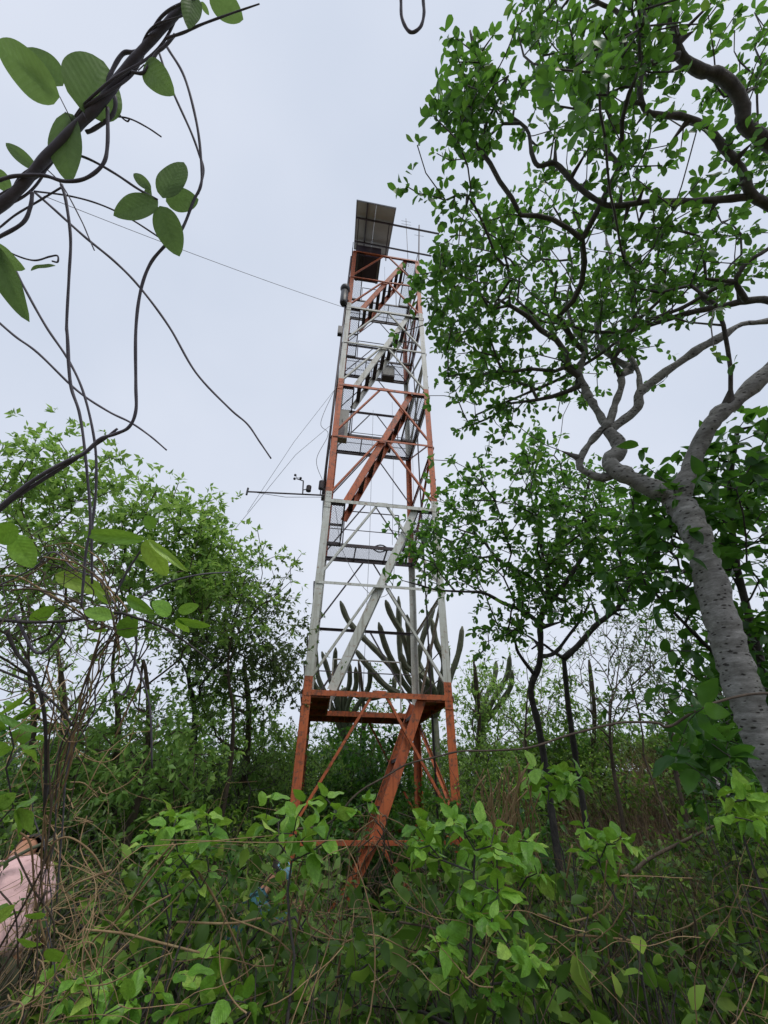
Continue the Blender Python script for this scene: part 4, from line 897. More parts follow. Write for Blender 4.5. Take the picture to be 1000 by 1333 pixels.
for (x, y) in spots:
    g = gz(x, y); D = y; px, py, z = project((x, y, g + 1.0))
    if 560 < px < 700 and y < 3.9 and False: continue
    lx = (x - TX) * math.cos(TYAW) + (y - TY) * math.sin(TYAW); ly = -(x - TX) * math.sin(TYAW) + (y - TY) * math.cos(TYAW)
    if -.5 < lx < TW + .5 and -.5 < ly < TD + .5: 
        if rb.random() < .5: continue
    if y < 3.7 and (px < 140): continue
    hmax = elev_h(D, sky_row(px, D)) - g; hmax *= rb.uniform(.72, 1.05)
    if hmax < .55: hmax = .55
    dry = (700 < px < 1010) and 6.2 < y < 11.5
    if dry and rb.random() < .6: continue
    if dry: hmax = min(hmax, 1.2)
    hk = 'low' if hmax < 1.45 else ('mid' if hmax < 2.4 else 'tall'); sc = min(1.35, max(.5, hmax / HT[hk]))
    p = rb.choice([0, 0, 1, 2, 3, 4, 4]) if px < 450 else rb.choice([0, 0, 1, 1, 2, 4, 4])
    if y > 11.5: p = rb.choice([0, 1, 3, 0])
    pr = protos[hk][p]
    o = pr if (hk, p) not in used_first else copy_flat(pr); used_first.add((hk, p))
    o.location = (x, y, g - .03); o.rotation_euler = (0, 0, rb.random() * 6.28); o.scale = (sc * rb.uniform(.9, 1.15), sc * rb.uniform(.9, 1.15), sc)
    kind = ['small leaved green', 'dark glossy leaved', 'fine olive leaved', 'light green', 'open twiggy green'][p]
    side = ['at the far left', 'left of centre', 'just left of the tower', 'in line with the tower', 'just right of the tower', 'below the slim stemmed trees', 'near the pale trunk', 'beyond the pale trunk'][int(np.searchsorted([90, 230, 360, 600, 700, 820, 960], px))]
    dist_ = 'nearest the camera' if y < 4.6 else ('in the front part' if y < 6.6 else ('in the middle' if y < 9 else ('toward the back' if y < 11.8 else 'in the last row')))
    lab = f'{kind} bush {dist_} of the thicket, {side}'; tag(o, lab, 'bush', lab.replace(' bush ', ' bushes ')); nb += 1
for hk in protos:
    for p, pr in enumerate(protos[hk]):
        if (hk, p) not in used_first:
            for c in list(pr.children): bpy.data.objects.remove(c)
            bpy.data.objects.remove(pr)

# tangles of thin stems, dead vines and dry stalks: nobody could count them
def scatter_ground(n, x0, x1, y0, y1, rng, cone=True):
    y = y0 + (y1 - y0) * rng.random(n); x = (x0 + (x1 - x0) * rng.random(n)) * (y / y1 if cone else 1); return np.stack([x, y, ground_z(x, y)], 1)
rg = np.random.default_rng(9)
n = 2600; P0 = scatter_ground(n, -11, 11, 2.3, 10, rg); L_ = np.minimum(rg.uniform(.6, 2.0, n), .9 + .18 * P0[:, 1]); Dv = rg.normal(0, .35, (n, 3)); Dv[:, 2] = 1
Pm = wander(P0, Dv, L_, 8, .22, 0, rg)
tag(obj('thin_stems', curve_tubes('thin_stems', Pm, taper(n, 8, rg.uniform(.002, .0055, n)), M['twig'], k=4)), 'mass of thin upright brown stems standing all through the undergrowth', 'stems', kind='stuff')
n = 1150; P0 = scatter_ground(n, -8, 8, 1.9, 6.5, rg); P0[:, 2] += rg.uniform(.1, 1.15, n) ; L_ = rg.uniform(.4, 1.5, n); Dv = rg.normal(0, 1, (n, 3)); Dv[:, 2] *= .4
Pm = wander(P0, Dv, L_, 18, .26, -.015, rg); Pm[:, :, 2] = np.minimum(Pm[:, :, 2], 1.25 + .1 * Pm[:, :, 1])
tag(obj('dry_vine_tangle', curve_tubes('dry_vine_tangle', Pm, taper(n, 18, rg.uniform(.0013, .0032, n), e=.5), M['dry'], k=4)), 'tangle of thin curling dry tan vines lying over the undergrowth', 'dry vines', kind='stuff')
# dark leafy ground cover
n = 26000; P0 = scatter_ground(n, -12, 12, 2.2, 12, rg); P0[:, 2] += rg.random(n) ** 1.3 * (.35 + .05 * P0[:, 1]); Dv = rg.normal(0, 1, (n, 3)); Dv[:, 2] = abs(Dv[:, 2]) * .6
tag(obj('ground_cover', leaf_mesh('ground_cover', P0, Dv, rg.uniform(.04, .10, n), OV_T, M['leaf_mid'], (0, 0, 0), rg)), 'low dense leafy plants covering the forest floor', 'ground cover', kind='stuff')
# dry brown stalks on the rise at the right
n = 9000; y = rg.uniform(4.6, 12.5, n); x = (.34 + .78 * rg.random(n)) * y; P0 = np.stack([x, y, ground_z(x, y)], 1); Dv = rg.normal(0, .5, (n, 3)); Dv[:, 2] = 1; Dv[:, 0] += .15
hh = rg.uniform(.35, 1.15, n); T_G = [(np.array([(-.009, 0, 0), (.009, 0, 0), (.007, .5, .03), (-.007, .5, .03), (.001, 1, .16), (-.001, 1, .16)]), np.array([(0, 1, 2, 3), (3, 2, 4, 5)]), None)]
tag(obj('dry_grass', leaf_mesh('dry_grass', P0, Dv, hh, T_G, M['drygrass'], (0, 0, 0), rg, up=.2)), 'dry reddish brown stalks covering the rising slope at the right', 'dry grass', kind='stuff')
n = 5000; y = rg.uniform(3, 9, n); x = rg.uniform(-1, 1, n) * y; P0 = np.stack([x, y, ground_z(x, y)], 1); Dv = rg.normal(0, .4, (n, 3)); Dv[:, 2] = 1
tag(obj('green_grass', leaf_mesh('green_grass', P0, Dv, rg.uniform(.3, .8, n), T_G, M['leaf_olive'], (0, 0, 0), rg, up=.2)), 'thin green grass blades between the bushes', 'grass', kind='stuff')

n = 2600; y = rg.uniform(4.4, 11, n); x = (.36 + .7 * rg.random(n)) * y; P0 = np.stack([x, y, ground_z(x, y)], 1); Dv = rg.normal(0, .45, (n, 3)); Dv[:, 2] = 1; Dv[:, 0] -= .1
tag(obj('dry_brush', curve_tubes('dry_brush', wander(P0, Dv, rg.uniform(.6, 1.75, n), 9, .26, -.01, rg), taper(n, 9, rg.uniform(.0022, .005, n)), M['brush'], k=3)), 'reddish brown dry brush of fine leafless stems on the rising slope', 'dry brush', kind='stuff')
# ------------------------------------------------------------------ near shrubs with broad fresh leaves
def shrub(lab, z, cl, leaf=.115, npc=7, jit=22, rep=2, seed=0, mat='leaf_big', T=BIG_T, up=.9, cap=300, bark='bark_dark'):
    rng = np.random.default_rng(seed); pts = []
    for (a, b) in cl:
        for q in range(rep):
            dx, dy = (0, 0) if q == 0 else rng.normal(0, jit, 2); pts.append(at(a + dx, b + dy, z * rng.uniform(.92, 1.1)))
    pts = np.array(pts); c = pts.mean(0); base = np.array([c[0], c[1] + .05, gz(c[0], c[1] + .05)]); root = thing('leafy_shrub', lab, 'shrub', base); SP = [base.copy()]; Par = [-1]
    ns_ = 5; lo = pts[:, 2].min()
    for s_ in range(ns_):
        t = pts[rng.integers(len(pts))]; 
        for q in (1, 2, 3, 4):
            f = q / 5; p = base * (1 - f) + t * f; p[2] = base[2] + (max(.3, lo - base[2])) * f; p += rng.normal(0, .02, 3); SP.append(p); Par.append(0 if q == 1 else len(SP) - 2)
    P, par, R, tips, cnt = grow(np.array(SP), np.array(Par), None, pts, .25, .09, .16, rng, .0022, 2.2, .012)
    obj('stems', branch_mesh('stems', P, par, R, M[bark], base, 6, 0), root)
    td = norm(P[tips] - P[par[tips]]); td[:, 2] += .5; LP, LD = tips_fan(P[tips], td, npc - 2, 1.05, rng); L2, D2_ = tips_fan(P[par[tips]], td, 2, 1.2, rng)
    up_ = np.where((P[:, 2] > lo - .08) & (par >= 0) & (R < .006))[0]; up_ = up_[rng.random(len(up_)) < .22]; L3, D3_ = tips_fan(P[up_], norm(P[up_] - P[par[up_]]), 2, 1.2, rng)
    LP = np.vstack([LP, L2, L3]); LD = np.vstack([LD, D2_, D3_]); LD[:, 2] -= .25; size = leaf * rng.uniform(.45, 1.12, len(LP)); LP = LP + norm(LD) * .01
    split_leaves(root, LP, LD, size, T, M[mat], rng, up, cap, 5, 'foliage', T); return root
shrub('bright broad leaved shrub right in front of the foot of the red tower stair', 1.9, [(350, 1040), (372, 1062), (398, 1046), (425, 1040), (392, 1095), (425, 1095), (405, 1125), (380, 1120), (435, 1062), (365, 1085), (478, 1045), (345, 1075), (410, 1075)], .10, 6, 9, 1, 1)
shrub('bright broad leaved shrub cluster left of the tower before the teal clothed person', 2.1, [(225, 1080), (255, 1066), (280, 1075), (262, 1100), (240, 1112), (205, 1112), (200, 1142), (272, 1135), (222, 1060), (185, 1100)], .09, 6, 12, 2, 2)
shrub('light green shrub at the bottom left beside the pink shirted person', 1.6, [(95, 1275), (120, 1300), (150, 1288), (170, 1305), (130, 1325), (90, 1330)], .085, 6, 14, 2, 3)
shrub('broad leaved shrub at the bottom left of centre below the teal clothed person', 1.7, [(278, 1245), (258, 1290), (300, 1285), (320, 1305), (285, 1325), (240, 1268), (345, 1322), (225, 1320)], .10, 5, 14, 1, 4)
shrub('bright broad leaved shrub just right of the red tower legs', 1.95, [(560, 1080), (590, 1073), (625, 1075), (652, 1095), (560, 1112), (612, 1108), (640, 1122), (668, 1128), (690, 1108), (702, 1140), (545, 1095)], .095, 6, 12, 2, 5)
shrub('large leaved shrub at the bottom edge right of centre', 1.6, [(622, 1150), (650, 1148), (602, 1190), (640, 1200), (662, 1232), (560, 1240), (582, 1272), (640, 1290), (670, 1283), (652, 1322), (690, 1245)], .09, 6, 14, 2, 6)
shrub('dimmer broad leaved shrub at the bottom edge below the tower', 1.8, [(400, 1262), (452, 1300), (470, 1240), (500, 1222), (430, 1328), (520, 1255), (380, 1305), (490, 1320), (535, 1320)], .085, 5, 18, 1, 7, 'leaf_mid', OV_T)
shrub('small fresh leaved sapling alone in the brown tangle right of centre', 2.2, [(775, 1092), (792, 1108), (806, 1093), (760, 1108), (780, 1122)], .09, 7, 10, 2, 8)
shrub('tiny sapling with one rosette of pale leaves in the lower right thicket', 2.1, [(835, 1160), (822, 1150)], .075, 6, 6, 1, 9)
shrub('dark leaved shrub tip below the slim stems right of the tower', 2.9, [(705, 1010), (730, 1005), (740, 1030), (715, 1030), (756, 1012), (690, 1030)], .12, 6, 12, 2, 10)
shrub('light green shrub at the right edge below the pale trunk', 1.9, [(958, 1030), (985, 1033), (1003, 1050), (975, 1068), (1000, 1078), (960, 1058)], .095, 5, 10, 2, 11)
shrub('shrub with large soft leaves at the left edge above the pink shirted person', 1.5, [(12, 945), (42, 962), (8, 1000), (18, 1050), (5, 920)], .095, 4, 12, 1, 12)
shrub('low light shrub with a few leaves between the bottom saplings right of centre', 1.75, [(700, 1250), (735, 1290), (715, 1320), (665, 1190)], .06, 4, 12, 1, 13)
shrub('fine divided leaf shrub in the dark lower right corner', 2.0, [(940, 1250), (965, 1285), (930, 1300), (985, 1320), (900, 1320), (960, 1230)], .075, 7, 18, 3, 14, 'leaf_mid', OV_T)
shrub('dark broad leaved sapling hanging by the foot of the pale trunk', 2.3, [(905, 940), (930, 960), (890, 955), (915, 985), (880, 985), (950, 985)], .15, 5, 12, 2, 15, 'leaf_right')
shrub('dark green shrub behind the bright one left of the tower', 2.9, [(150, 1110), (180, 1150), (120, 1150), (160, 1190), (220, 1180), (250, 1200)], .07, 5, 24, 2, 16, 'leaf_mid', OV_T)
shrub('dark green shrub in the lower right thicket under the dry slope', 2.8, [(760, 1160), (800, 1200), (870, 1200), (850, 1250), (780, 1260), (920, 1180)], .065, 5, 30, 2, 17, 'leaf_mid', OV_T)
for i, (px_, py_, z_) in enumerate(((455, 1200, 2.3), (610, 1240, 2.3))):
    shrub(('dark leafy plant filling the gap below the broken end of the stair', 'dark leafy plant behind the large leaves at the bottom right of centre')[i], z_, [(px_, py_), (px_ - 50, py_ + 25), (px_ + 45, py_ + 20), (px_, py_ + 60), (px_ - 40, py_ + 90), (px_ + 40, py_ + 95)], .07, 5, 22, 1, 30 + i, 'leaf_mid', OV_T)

# ------------------------------------------------------------------ the near climbing vine, top left
vr = thing('climbing_vine', 'thick dark vine with twining tendrils and big backlit leaves crossing the top left corner', 'vine', at(0, 268, 1.3))
vo = np.array(vr.location)
def vpart(name, pts, z, wpx, mat='vine', k=8, per=8, root=vr):
    q = trace(pts, z, None, per); zz_ = depth(q); w_ = np.interp(np.linspace(0, 1, len(q)), np.linspace(0, 1, len(wpx)), wpx) if not np.isscalar(wpx) else wpx
    r = .5 * w_ * zz_ / F_PX; r = r * (1 + .05 * np.sin(np.arange(len(q)) * .9 + len(q))); b = MB(); b.tube(q, r, k); return b.build(name, M[mat], root, True, origin=np.array(root.location))
vpart('main_stem', [(-60, 310), (0, 268), (30, 240), (60, 205), (100, 165), (130, 135), (160, 95), (190, 60), (220, 28), (245, 0), (268, -40)], (1.3, 1.2), [14, 13, 11, 12.5, 11.5, 12, 10, 9.5, 9, 8.5], k=12)
# shoots twisted round it
mp_ = trace([(0, 268), (30, 240), (60, 205), (100, 165), (130, 135), (160, 95), (190, 60), (220, 28), (250, -5)], (1.3, 1.2), None, 12)
for i, (amp, f, ph, wp_) in enumerate(((.016, 15, 0, 3.6), (.021, 10, 2, 3.2), (.015, 19, 4, 2.4))):
    tt = np.linspace(0, f, len(mp_)); t_ = norm(np.gradient(mp_, axis=0)); u_ = norm(np.cross(t_, [0, .3, 1])); w_ = np.cross(t_, u_)
    q = mp_ + amp * (np.cos(tt + ph)[:, None] * u_ + np.sin(tt + ph)[:, None] * w_); b = MB(); b.tube(q, wp_ * .5 * 1.25 / F_PX, 7); b.build('twining_shoot', M['vine'], vr, True, origin=vo)
VT = [
    ([(188, 66), (175, 68), (160, 70), (146, 92), (140, 112), (150, 128), (146, 150), (122, 168), (112, 172)], 1.28, 5),
    ([(140, 140), (140, 188), (134, 214), (112, 232), (85, 236), (60, 229), (40, 228), (15, 230), (-10, 238)], 1.26, 4.5),
    ([(228, 45), (215, 60), (205, 68), (196, 82), (186, 95), (172, 94)], 1.22, 4),
    ([(42, 250), (40, 268), (30, 290), (0, 308), (-20, 318)], 1.28, 4.5),
    ([(218, 62), (240, 100), (256, 160), (262, 210), (262, 240), (252, 262), (236, 300), (213, 322), (195, 345), (183, 380), (177, 430), (177, 500), (177, 535), (168, 556), (150, 565), (130, 572), (110, 590), (80, 604), (40, 628), (-10, 668)], 1.35, [3.4, 3.4, 3.6, 4, 4, 4.2, 5, 5.5]),
    ([(207, 68), (222, 112), (248, 170), (259, 200), (265, 222), (258, 252)], 1.37, 3),
    ([(90, 198), (118, 208), (150, 226), (180, 246), (205, 260)], 1.3, 3.2),
    ([(45, 250), (70, 272), (110, 308), (150, 341), (182, 374), (220, 425), (255, 485), (298, 531), (322, 552), (338, 575), (353, 597)], 1.5, [3.2, 3.2, 3, 2.6, 2]),
    ([(45, 249), (90, 255), (130, 266), (170, 285), (218, 316)], 1.45, 2.2),
    ([(80, 240), (86, 262), (92, 310), (90, 360), (87, 420), (88, 440), (92, 500), (104, 540), (112, 600), (118, 680), (112, 720), (106, 790)], 1.4, [4, 3.6, 3.4, 4.2, 3.4, 3.6, 3]),
    ([(-5, 315), (14, 340), (32, 375), (60, 425), (90, 470), (110, 515), (124, 580), (125, 640), (120, 690), (120, 760)], 1.45, [2.6, 3, 3, 3.4, 3.2]),
    ([(-10, 412), (20, 438), (50, 460), (100, 508), (140, 535), (170, 550), (196, 568), (217, 586)], 1.5, [3, 3, 2.8, 2]),
    ([(216, 50), (240, 42), (262, 32), (300, 18), (338, 5)], 1.2, [3.5, 3.2, 2.6, 1.8]),
    ([(-10, 672), (20, 648), (60, 622), (95, 600), (120, 582), (138, 570), (153, 558)], 1.36, [5.5, 5, 4.2, 3]),
    ([(52, 212), (80, 240), (105, 285), (116, 310), (123, 326)], 1.35, 1.6),
    ([(128, 155), (150, 152), (170, 155), (192, 166), (210, 178)], 1.3, 2), ([(150, 140), (158, 152), (166, 158), (169, 154)], 1.3, 2),
    ([(80, 244), (50, 262), (20, 280), (0, 296), (-10, 302)], 1.3, 2.4),
    ([(-5, 318), (20, 332), (45, 339), (65, 334), (75, 333), (75, 341), (68, 340)], 1.35, 2.2),
]
for pts, z, wpx in VT: vpart('tendril', pts, z, wpx, k=7)
def manual_leaves(root, specs, mat, z0, tilt=.35, T=BIG_T, seed=3, stalk=True):
    rng = np.random.default_rng(seed); P = []; S3 = [[], [], []]; sz = []; pk = []
    for sp_ in specs:
        (bx_, by_), (tx_, ty_), wp = sp_[:3]; z = sp_[3] if len(sp_) > 3 else z0
        a = at(bx_, by_, z); c = at(tx_, ty_, z * (1 + rng.uniform(-.03, .03))); d = c - a; l = np.linalg.norm(d); d /= l
        n_ = norm(-(_F) + rng.normal(0, tilt, 3)); n_ = n_ - d * (n_ @ d); n_ = norm(n_); s_ = np.cross(d, n_); wl = wp * z / F_PX / l / .56
        P.append(a); S3[0].append(s_ * min(1.6, wl)); S3[1].append(d); S3[2].append(n_ * .8); sz.append(l)
        if stalk and len(sp_) > 4:
            b = MB(); b.tube([a, at(*sp_[4], z)], .0016, 5); b.build('leaf_stalk', M['vine'], root, True, origin=np.array(root.location))
    leaf_objects(np.array(P), np.array(S3[1]), np.array(sz), T, M[mat], root, rng, 1, 'leaf', None, tuple(np.array(v) for v in S3))
VINE_T = [leaf_template(14, 6, (.6, .75, .28), .12, .1, .05, 1), leaf_template(14, 6, (.5, .7, .28), .2, .16, .08, 2)]
manual_leaves(vr, [((78, 126), (-14, 55), 50, 1.25, (95, 160)), ((82, 112), (32, 57), 34, 1.27), ((108, 146), (138, 74), 66, 1.24, (112, 155)), ((85, 146), (86, 233), 50, 1.26, (100, 160)), ((188, 84), (222, 118), 32, 1.22, (180, 92)), ((252, -6), (246, 29), 24, 1.2), ((272, -8), (316, 24), 30, 1.2),
    ((206, 262), (146, 277), 34, 1.3), ((212, 258), (238, 206), 34, 1.3), ((216, 262), (258, 258), 30, 1.33), ((208, 268), (232, 331), 34, 1.3), ((197, 247), (171, 223), 13, 1.3), ((48, 222), (4, 182), 16, 1.3), ((-8, 322), (28, 412), 30, 1.3), ((-10, 320), (26, 350), 26, 1.32), ((-8, 220), (12, 250), 20, 1.3), ((40, 352), (68, 342), 8, 1.35), ((195, 262), (190, 240), 12, 1.31), ((262, 2), (272, 20), 7, 1.2)], 'leaf_vine', 1.25, .35, VINE_T)
# vine loop dangling at the top
lp = thing('vine_loop', 'dark vine end bent into a narrow hanging loop at the top centre', 'vine', at(522, -30, 1.5))
vpart('stem', [(520, -30), (522, 0), (523, 22), (530, 38), (538, 42), (548, 34), (552, 18), (551, 0), (549, -30)], 1.5, 4.2, root=lp, k=8)

# long thin vine strung across the picture
lv_ = thing('strung_vine', 'long thin bare vine strung from the pale trunk across to the tower foot', 'vine', at(1010, 902, 2.3))
vpart('stem', [(1010, 902), (975, 904), (940, 912), (912, 922), (890, 935), (878, 943), (866, 946), (855, 941), (830, 940), (800, 942), (740, 957), (690, 973), (640, 977), (600, 978), (565, 986), (530, 995), (500, 1012), (475, 1026), (458, 1040), (440, 1062), (420, 1075), (380, 1080)], (2.3, 1.95), [3.4, 3, 3.6, 3, 2.4, 2.2, 2.4, 3], 'bark_brown', root=lv_)

# ------------------------------------------------------------------ vine tangle at the left
tg = thing('vine_tangle_plant', 'arching tan and brown vine tangle with large drooping leaves at the left edge', 'vine', at(60, 1200, 1.45))
rv = np.random.default_rng(21)
paths = [[(-20, 752), (40, 737), (75, 718), (95, 722), (125, 738), (146, 768), (156, 800), (150, 838), (134, 868), (114, 915), (95, 980), (80, 1060), (70, 1150), (58, 1240), (40, 1340)],
         [(-20, 745), (30, 742), (70, 726), (100, 732), (135, 752), (152, 785), (153, 812), (140, 842), (126, 880), (106, 930), (84, 1000), (66, 1080), (62, 1180), (50, 1290), (30, 1350)],
         [(-20, 765), (20, 760), (60, 765), (100, 785), (120, 800), (145, 805), (130, 850), (105, 905), (85, 960), (72, 1040), (60, 1140), (48, 1250), (20, 1340)],
         [(0, 700), (20, 790), (40, 850), (58, 905), (60, 960), (52, 1040), (56, 1120), (62, 1230), (66, 1340)],
         [(-10, 830), (30, 860), (70, 905), (95, 950), (90, 1010), (70, 1080), (75, 1170), (58, 1260), (50, 1340)]]
for pi_, pth in enumerate(paths):
    for r_i in range(4 if pi_ < 3 else 2):
        ox, oy = rv.normal(0, 7, 2); q = [(a + ox + rv.normal(0, 9), b + oy + rv.normal(0, 9)) for a, b in pth]; cut = rv.integers(0, 3); q = q[cut:len(q) - rv.integers(0, 4)]
        vpart('vine_strand', q, 1.5 * rv.uniform(.88, 1.12), rv.uniform(1.2, 2.5), rv.choice(['dry', 'twig', 'vine', 'bark_brown', 'dry']), 6, 7, tg)
for pts, wpx, mt in (([(-10, 806), (40, 810), (90, 808), (150, 798), (180, 805), (215, 818), (245, 838), (276, 862)], [4.5, 4, 3, 2], 'bark_dark'), ([(150, 775), (165, 745), (180, 722), (190, 705)], 3, 'vine'), ([(0, 872), (40, 890), (75, 920), (95, 945)], 3, 'bark_dark'), ([(8, 820), (22, 850), (45, 880), (58, 930), (60, 1000), (58, 1060)], [5, 4.5, 4], 'bark_dark'),
                      ([(20, 800), (48, 850), (80, 825), (76, 812)], 4, 'vine'), ([(170, 800), (178, 840), (165, 900), (150, 900)], 2.6, 'vine'), ([(160, 830), (180, 870), (195, 920), (198, 1000)], 2.4, 'vine'), ([(150, 960), (165, 925), (182, 890)], 2.4, 'dry'), ([(170, 785), (215, 760), (260, 748), (300, 745)], [3, 2.5, 1.6], 'vine'),
                      ([(60, 1160), (40, 1200), (10, 1250), (-10, 1280)], 3, 'bark_brown'), ([(70, 1100), (30, 1180), (-10, 1250)], 2.6, 'bark_brown'), ([(20, 1110), (45, 1160), (70, 1200), (66, 1260)], 2.2, 'bark_brown'), ([(0, 1160), (20, 1190), (24, 1260)], 2, 'bark_brown'), ([(20, 1080), (40, 1100), (46, 1170), (60, 1230)], 2.4, 'dry'),
                      ([(85, 1162), (100, 1150), (120, 1142), (145, 1133)], 2.6, 'dry'), ([(62, 1130), (68, 1100), (90, 1090), (120, 1110), (138, 1140)], 2.2, 'dry')):
    vpart('vine_strand', pts, 1.45, wpx, mt, 7, 5, tg)
# curls
P0 = np.array([at(a, b, 1.5 * rv.uniform(.9, 1.15)) for a, b in zip(rv.uniform(0, 150, 70), rv.uniform(715, 850, 70))]); Dv = rv.normal(0, 1, (70, 3))
o = obj('fine_curls', curve_tubes('fine_curls', wander(P0, Dv, rv.uniform(.1, .4, 70), 14, .6, 0, rv), taper(70, 14, rv.uniform(.0012, .0028, 70)), M['bark_brown'], np.array(tg.location), 5), tg); o['kind'] = 'stuff'
P0 = np.array([at(a, b, 1.6 * rv.uniform(.9, 1.2)) for a, b in zip(rv.uniform(30, 130, 110), rv.uniform(880, 1320, 110))]); Dv = rv.normal(0, .6, (110, 3)); Dv[:, 2] -= .4
o = obj('fine_curls', curve_tubes('fine_curls', wander(P0, Dv, rv.uniform(.15, .6, 110), 14, .4, 0, rv), taper(110, 14, rv.uniform(.0012, .0028, 110)), M['dry'], np.array(tg.location), 5), tg); o['kind'] = 'stuff'
manual_leaves(tg, [((188, 703), (102, 693), 19, 1.4), ((190, 702), (216, 752), 26, 1.42), ((194, 704), (242, 742), 10, 1.4), ((200, 688), (190, 672), 16, 1.45), ((18, 697), (42, 738), 28, 1.4), ((72, 748), (142, 772), 22, 1.5), ((165, 776), (198, 800), 15, 1.42), ((230, 806), (274, 817), 12, 1.42), ((222, 800), (200, 782), 22, 1.42), ((232, 796), (258, 788), 14, 1.42), ((232, 806), (244, 826), 16, 1.42),
    ((148, 804), (108, 793), 18, 1.38), ((155, 808), (176, 828), 24, 1.42), ((0, 930), (52, 958), 12, 1.35), ((-10, 935), (40, 905), 12, 1.4), ((110, 812), (136, 824), 18, 1.5), ((25, 690), (-12, 700), 30, 1.35), ((120, 760), (140, 790), 28, 1.5), ((40, 810), (70, 790), 18, 1.5), ((60, 1190), (30, 1195), 14, 1.35), ((62, 1235), (84, 1255), 30, 1.4), ((-10, 1200), (20, 1180), 30, 1.35), ((20, 1220), (50, 1235), 20, 1.38), ((160, 830), (175, 800), 26, 1.5), ((-5, 1050), (18, 1035), 18, 1.4)], 'leaf_big', 1.4, .6, VINE_T, seed=8)
# hanging dry straw, right of the tower
hs = thing('hanging_dry_vines', 'curtain of dry tan vines hanging in the undergrowth right of the red tower leg', 'dry vines', at(665, 1000, 2.6))
for i in range(46):
    x0 = rv.normal(662, 13); y0 = rv.uniform(985, 1040); pts = [(x0 + rv.normal(0, 5) + 14 * math.sin(k * .5 + i), y0 + 27 * k) for k in range(rv.integers(4, 9))]
    vpart('vine_strand', pts, 2.6 * rv.uniform(.9, 1.1), rv.uniform(1, 2.2), 'dry', 5, 5, hs)
sv = thing('dry_vine_stalks', 'bunch of long pale dry stalks leaning over the shrubs left of the tower', 'dry vines', at(120, 1250, 1.9))
for pts in ([(225, 1098), (190, 1140), (160, 1190), (118, 1230), (105, 1290)], [(228, 1100), (195, 1145), (150, 1200), (125, 1250), (100, 1320)], [(222, 1165), (180, 1190), (150, 1230), (130, 1300)], [(255, 1130), (285, 1180), (320, 1260), (330, 1333)], [(320, 1333), (355, 1260), (375, 1190), (395, 1110)], [(355, 1333), (378, 1250), (398, 1160)], [(110, 1210), (160, 1215), (200, 1225), (260, 1240)], [(230, 1200), (300, 1202), (340, 1195)], [(300, 1195), (350, 1215), (380, 1240)], [(420, 1150), (400, 1200), (440, 1230), (430, 1290), (350, 1320)]):
    vpart('stalk', pts, 1.9 * rv.uniform(.95, 1.08), rv.uniform(1.8, 3), 'dry', 6, 5, sv)
sv = thing('dry_vine_stalks', 'loose thin dry stalks and loops across the lower right thicket', 'dry vines', at(760, 1300, 2.0))
for pts in ([(730, 1333), (770, 1280), (815, 1220), (826, 1160)], [(690, 1333), (720, 1270), (760, 1200)], [(885, 1150), (905, 1200), (915, 1270), (940, 1333)], [(650, 1210), (700, 1220), (760, 1218), (830, 1225)], [(700, 1190), (740, 1200), (790, 1180), (810, 1120)], [(640, 1240), (700, 1228), (780, 1235)], [(745, 1100), (735, 1160), (730, 1200)], [(790, 1120), (786, 1180), (795, 1260), (810, 1333)], [(860, 1230), (900, 1250), (935, 1290), (960, 1333)], [(530, 1150), (560, 1190), (620, 1230), (680, 1260)], [(520, 1200), (580, 1215), (640, 1270), (690, 1333)]):
    vpart('stalk', pts, 2.1 * rv.uniform(.9, 1.1), rv.uniform(1.6, 2.8), rv.choice(['dry', 'twig']), 6, 5, sv)
# dry creepers wound round the broken stair and braces of the tower foot
cp = thing('creeper', 'wiry creeper wound round the bend of the red stair and its brace', 'vine', at(500, 1100, 5.4))
for i in range(26):
    a = np.array([488 + rv.normal(0, 14), 1085 + rv.normal(0, 20)]); d = np.array([rv.normal(.3, .6), 1.0]); pts = [tuple(a + d * k * 16 + rv.normal(0, 5, 2) + [6 * math.sin(k * 1.3 + i), 0]) for k in range(rv.integers(4, 9))]
    vpart('strand', pts, rv.uniform(4.9, 5.6), rv.uniform(.9, 1.8), rv.choice(['dry', 'twig']), 5, 5, cp)
# ------------------------------------------------------------------ people
def skin_figure(name, V, Ed, Rr, mat, parent, sub=2, loc=None):
    me = sm(name + '_cage'); me.from_pydata([tuple(map(float, v)) for v in V], Ed, []); me.update(); o = bpy.data.objects.new('tmp', me); C.objects.link(o)
    md = o.modifiers.new('s', 'SKIN'); md.use_smooth_shade = True; md.branch_smoothing = .6
    if not me.skin_vertices: me.skin_vertices.new()
    sv_ = me.skin_vertices[0].data
    for i, r in enumerate(Rr): sv_[i].radius = (r, r) if np.isscalar(r) else r
    sv_[0].use_root = True; sb = o.modifiers.new('b', 'SUBSURF'); sb.levels = sub; sb.render_levels = sub
    dg = bpy.context.evaluated_depsgraph_get(); ev = o.evaluated_get(dg); m2 = bpy.data.meshes.new_from_object(ev); m2.name = name; m2.materials.clear(); m2.materials.append(mat)
    bpy.data.objects.remove(o); p = obj(name, m2, parent); return p
